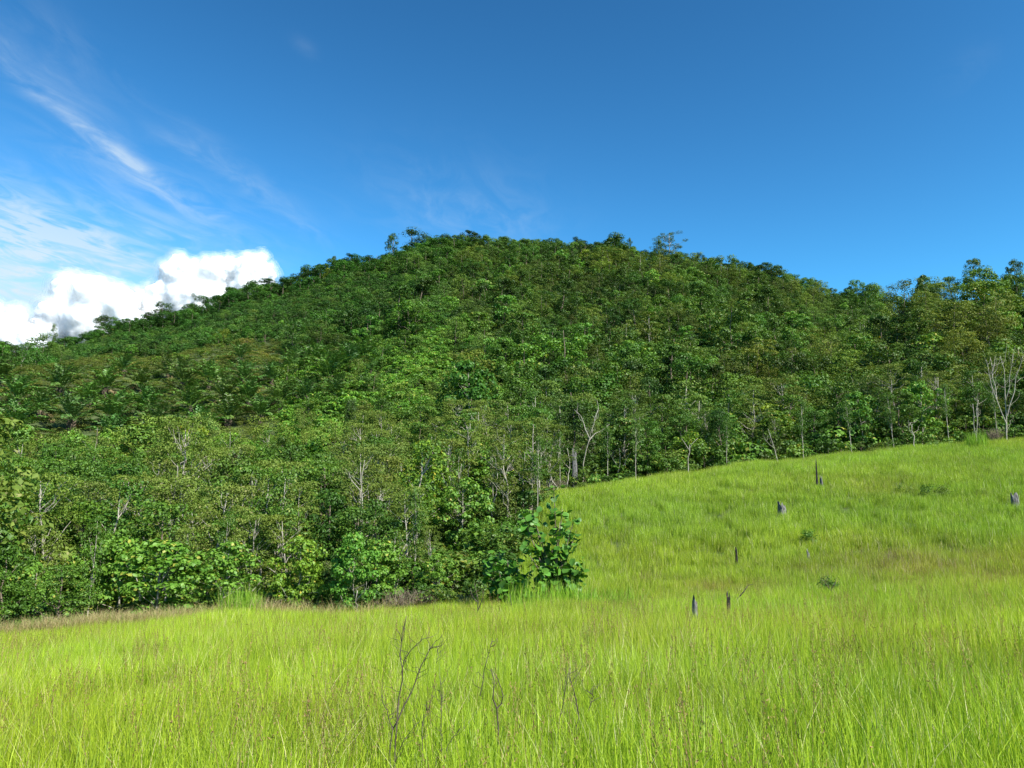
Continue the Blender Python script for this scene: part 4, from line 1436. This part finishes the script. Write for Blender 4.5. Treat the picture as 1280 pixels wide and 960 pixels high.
# ------------------------------------------------------------------ grass
def blade_clump(seed, n, R, h0, h1_, w0, w1, mat, lean=.2, straw=0):
    rs = np.random.RandomState(seed)
    m = M()
    a = rs.uniform(0, 6.28, n); q = R * np.sqrt(rs.uniform(0, 1, n))
    B = np.stack([q * np.cos(a), q * np.sin(a), np.full(n, -.05)], 1)
    hh = rs.uniform(h0, h1_, n); ww = rs.uniform(w0, w1, n)
    d = rs.normal(0, 1, (n, 2)) + np.array([.25, .1]); d /= np.linalg.norm(d, axis=1, keepdims=True)
    ln = np.abs(rs.normal(0, lean, n)) * hh
    yaw = rs.uniform(0, math.pi, n)
    S = np.stack([np.cos(yaw), np.sin(yaw), np.zeros(n)], 1)
    D = np.concatenate([d, np.zeros((n, 1))], 1)
    Z = np.array([0, 0, 1.0])
    pts = []
    for t, wf in ((0, .8), (.38, 1.0), (.74, .75)):
        c = B + Z * (hh * (t - .10 * t * t))[:, None] + D * (ln * t ** 2.0)[:, None]
        pts += [c - S * (ww * wf / 2)[:, None], c + S * (ww * wf / 2)[:, None]]
    pts.append(B + Z * (hh * .95)[:, None] + D * (ln * 1.15)[:, None])
    V = np.stack(pts, 1).reshape(-1, 3)
    b = np.arange(n)[:, None] * 7
    m.add(V, np.concatenate([b + np.array([[0, 1, 3, 2]]), b + np.array([[2, 3, 5, 4]])], 0))
    m.add(np.zeros((0, 3)), np.zeros((0, 3), int))
    m.f.append(b + np.array([[4, 5, 6]])); m.mi.append(np.zeros(n, int))
    return m


GN = [blade_clump(10 + k, 98, .30, .34, .78, .0035, .0072, 'grass').mesh('grass', [MAT['grass']]) for k in range(8)]
GF = [blade_clump(30 + k, 150, .50, .36, .78, .007, .014, 'grass').mesh('grass', [MAT['grass']]) for k in range(6)]


def stalk_clump(seed, n=9):
    rs = np.random.RandomState(seed)
    m = M()
    for _ in range(n):
        a = rs.uniform(0, 6.28); q = .28 * math.sqrt(rs.rand()); h = rs.uniform(.62, .98); d = rs.normal(0, .09, 2)
        p0 = np.array([q * math.cos(a), q * math.sin(a), 0]); p2 = p0 + np.array([d[0], d[1], h])
        tube(m, [p0, (p0 + p2) / 2 - np.array([d[0], d[1], 0]) * .25, p2], [.0022, .0018, .001], 3, cap=False)
        k = 12
        t = rs.uniform(.72, 1.0, k)[:, None]
        C = p0 * (1 - t) + p2 * t + rs.normal(0, .007, (k, 3))
        leaves(m, C, rdir(rs, k), np.tile([d[0], d[1], 1.0], (k, 1)) + rs.normal(0, .3, (k, 3)), np.full(k, .022), np.full(k, .007))
    return m


GSK = [stalk_clump(90 + k).mesh('seed_stalks', [MAT['dry_grass']]) for k in range(4)]
P, R, S, I, T = [], [], [], [], []
rg = np.random.RandomState(3)


def px_arr(x, y, z):
    c, s = math.cos(PITCH), math.sin(PITCH)
    d = y * c + z * s
    return 640 + F * x / d, 480 - F * (z * c - y * s) / d


def sow(y0, y1, dens, ids, hs):
    wmax = .80 * y1 + 3
    n = int(2 * wmax * (y1 - y0) * dens)
    x = rg.uniform(-wmax, wmax, n); y = rg.uniform(y0, y1, n)
    k = np.abs(x) < .80 * y + 3
    x, y = x[k], y[k]
    k = y < grass_limit(x, y) + rg.normal(0, .3, len(x))
    x, y = x[k], y[k]
    z = H(x, y)
    px, py = px_arr(x, y, z + .5)
    n = len(x)
    v1 = fbm(x / 2.4, y / 2.4, 21, 3); v2 = fbm(x / 7.5 + 9, y / 7.5, 22, 3); v3 = fbm(x / .8, y / .8, 23, 2)
    b = .97 + .20 * v1 + .20 * v3 + rg.uniform(-.16, .16, n)
    t = np.stack([b * (1 + .16 * v2), b, b * (1 + .2 * v1)], 1)
    # drier brownish stretches, as the photo shows them on the slope and in the dip
    dry = np.zeros(n)
    for cx, cy, rx, ry, s in ((1150, 700, 130, 24, .9), (1040, 705, 90, 16, .6), (890, 728, 75, 11, .75), (780, 745, 60, 9, .7), (1235, 715, 60, 14, .6), (1100, 605, 50, 16, .35),
                              (760, 690, 40, 22, .4), (850, 860, 90, 26, .25), (430, 905, 60, 40, .3), (800, 800, 90, 20, .3)):
        dry = np.maximum(dry, s * np.exp(-((px - cx) / rx) ** 2 - ((py - cy) / ry) ** 2))
    dry = np.clip(dry * (.65 + .9 * np.clip(fbm(x / 1.3, y / 1.3, 31, 3) + .3, 0, 1)), 0, 1)
    dk = np.zeros(n)  # darker grass patches: denser growth and slope shading put into the tint
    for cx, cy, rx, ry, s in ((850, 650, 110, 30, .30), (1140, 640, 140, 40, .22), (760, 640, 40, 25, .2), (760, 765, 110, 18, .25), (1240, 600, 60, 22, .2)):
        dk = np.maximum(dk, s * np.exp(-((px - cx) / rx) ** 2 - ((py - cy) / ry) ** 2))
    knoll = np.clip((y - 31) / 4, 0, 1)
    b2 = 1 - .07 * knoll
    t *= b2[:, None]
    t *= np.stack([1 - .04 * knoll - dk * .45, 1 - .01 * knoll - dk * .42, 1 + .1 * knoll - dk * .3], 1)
    t *= np.stack([1 - .02 * dry, 1 - .27 * dry, 1 + .4 * dry], 1)
    hsz = hs * (1 + .24 * v1 + .2 * v3) * rg.uniform(.85, 1.15, n) * (1 - .25 * dry)
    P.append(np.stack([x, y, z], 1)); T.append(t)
    R.append(np.stack([rg.normal(0, .05, n), rg.normal(0, .05, n), rg.uniform(0, 6.28, n)], 1))
    S.append(np.stack([rg.uniform(.9, 1.15, n), rg.uniform(.9, 1.15, n), hsz], 1))
    pick = rg.choice(ids, n)
    if y0 < 30:
        st = rg.rand(n) < .055 + .12 * dry
        pick[st] = rg.choice([14, 15, 16, 17], int(st.sum()))
        T[-1][st] = T[-1][st] * np.array([.75, .62, .55])
    I.append(pick)


near_ids, far_ids = list(range(8)), list(range(8, 14))
sow(.7, 9, 26, near_ids, 1.0)
sow(9, 18, 20, near_ids, 1.0)
sow(18, 34, 11, near_ids, 1.0)
sow(22, 72, 4.2, far_ids, .95)
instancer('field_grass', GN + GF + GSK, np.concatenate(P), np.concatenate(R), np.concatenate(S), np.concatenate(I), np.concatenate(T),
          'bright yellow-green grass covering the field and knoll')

# tan dry grass along the left edge of the field
TG = [blade_clump(60 + k, 60, .45, .35, .9, .010, .02, 'dry_grass', .6).mesh('dry_grass', [MAT['dry_grass']]) for k in range(3)]
P, R, S, I, T = [], [], [], [], []
n = 0
while n < 900:
    px = rs0.uniform(-30, 470)
    x, y = at(px, rs0.uniform(26.0, 31.5), 780)
    lim = float(grass_limit(x, y))
    wgt = math.exp(-((px - 110) / 130) ** 2) + .15
    if not (-2.2 < y - lim < 1.2) or rs0.random() > wgt:
        continue
    n += 1
    P.append((x, y, h1(x, y))); R.append((0, 0, rs0.uniform(0, 6.28))); s = rs0.uniform(.8, 1.5); S.append((1.1, 1.1, s)); I.append(rs0.randrange(3)); b = rs0.uniform(.7, 1.1); T.append((b, b, b))
instancer('dry_grass', TG, P, R, S, I, T, 'tan dry grass along the left edge of the field')

# tall dark grass tufts
for i, (px, Y, s, r, lab) in enumerate(((300, 28.6, 1.9, 1.5, 'tall dark green reed tuft at the edge of the field on the left'), (685, 27.0, 1.75, 3.0, 'tall green grass tuft in front of the big-leaved shrubs'),
                                        (752, 27.4, 1.45, 3.0, 'lower green grass tuft right of the one in front of the big-leaved shrubs'), (1240, 66.0, 2.0, 1.8, 'tall green tuft at the right end of the knoll'),
                                        (905, 24.0, 1.0, .7, 'small dark green tuft beside the short black stump'))):
    x, y = at(px, Y, 750)
    me = blade_clump(80 + i, 900 if r > 2 else 420, r * .5, .5, 1.0, .012, .024, 'tall_grass', .28).mesh('tall_grass_tuft', [MAT['tall_grass']])
    o = obj('tall_grass_tuft', me, None, loc=(x, y, h1(x, y)), scale=(1, 1, s * .95))
    o['label'] = lab; o['category'] = 'grass tuft'; o['group'] = 'taller grass tufts'
print('individual forest trees', n_ind, 'forest mass', len(stuff['tree']))
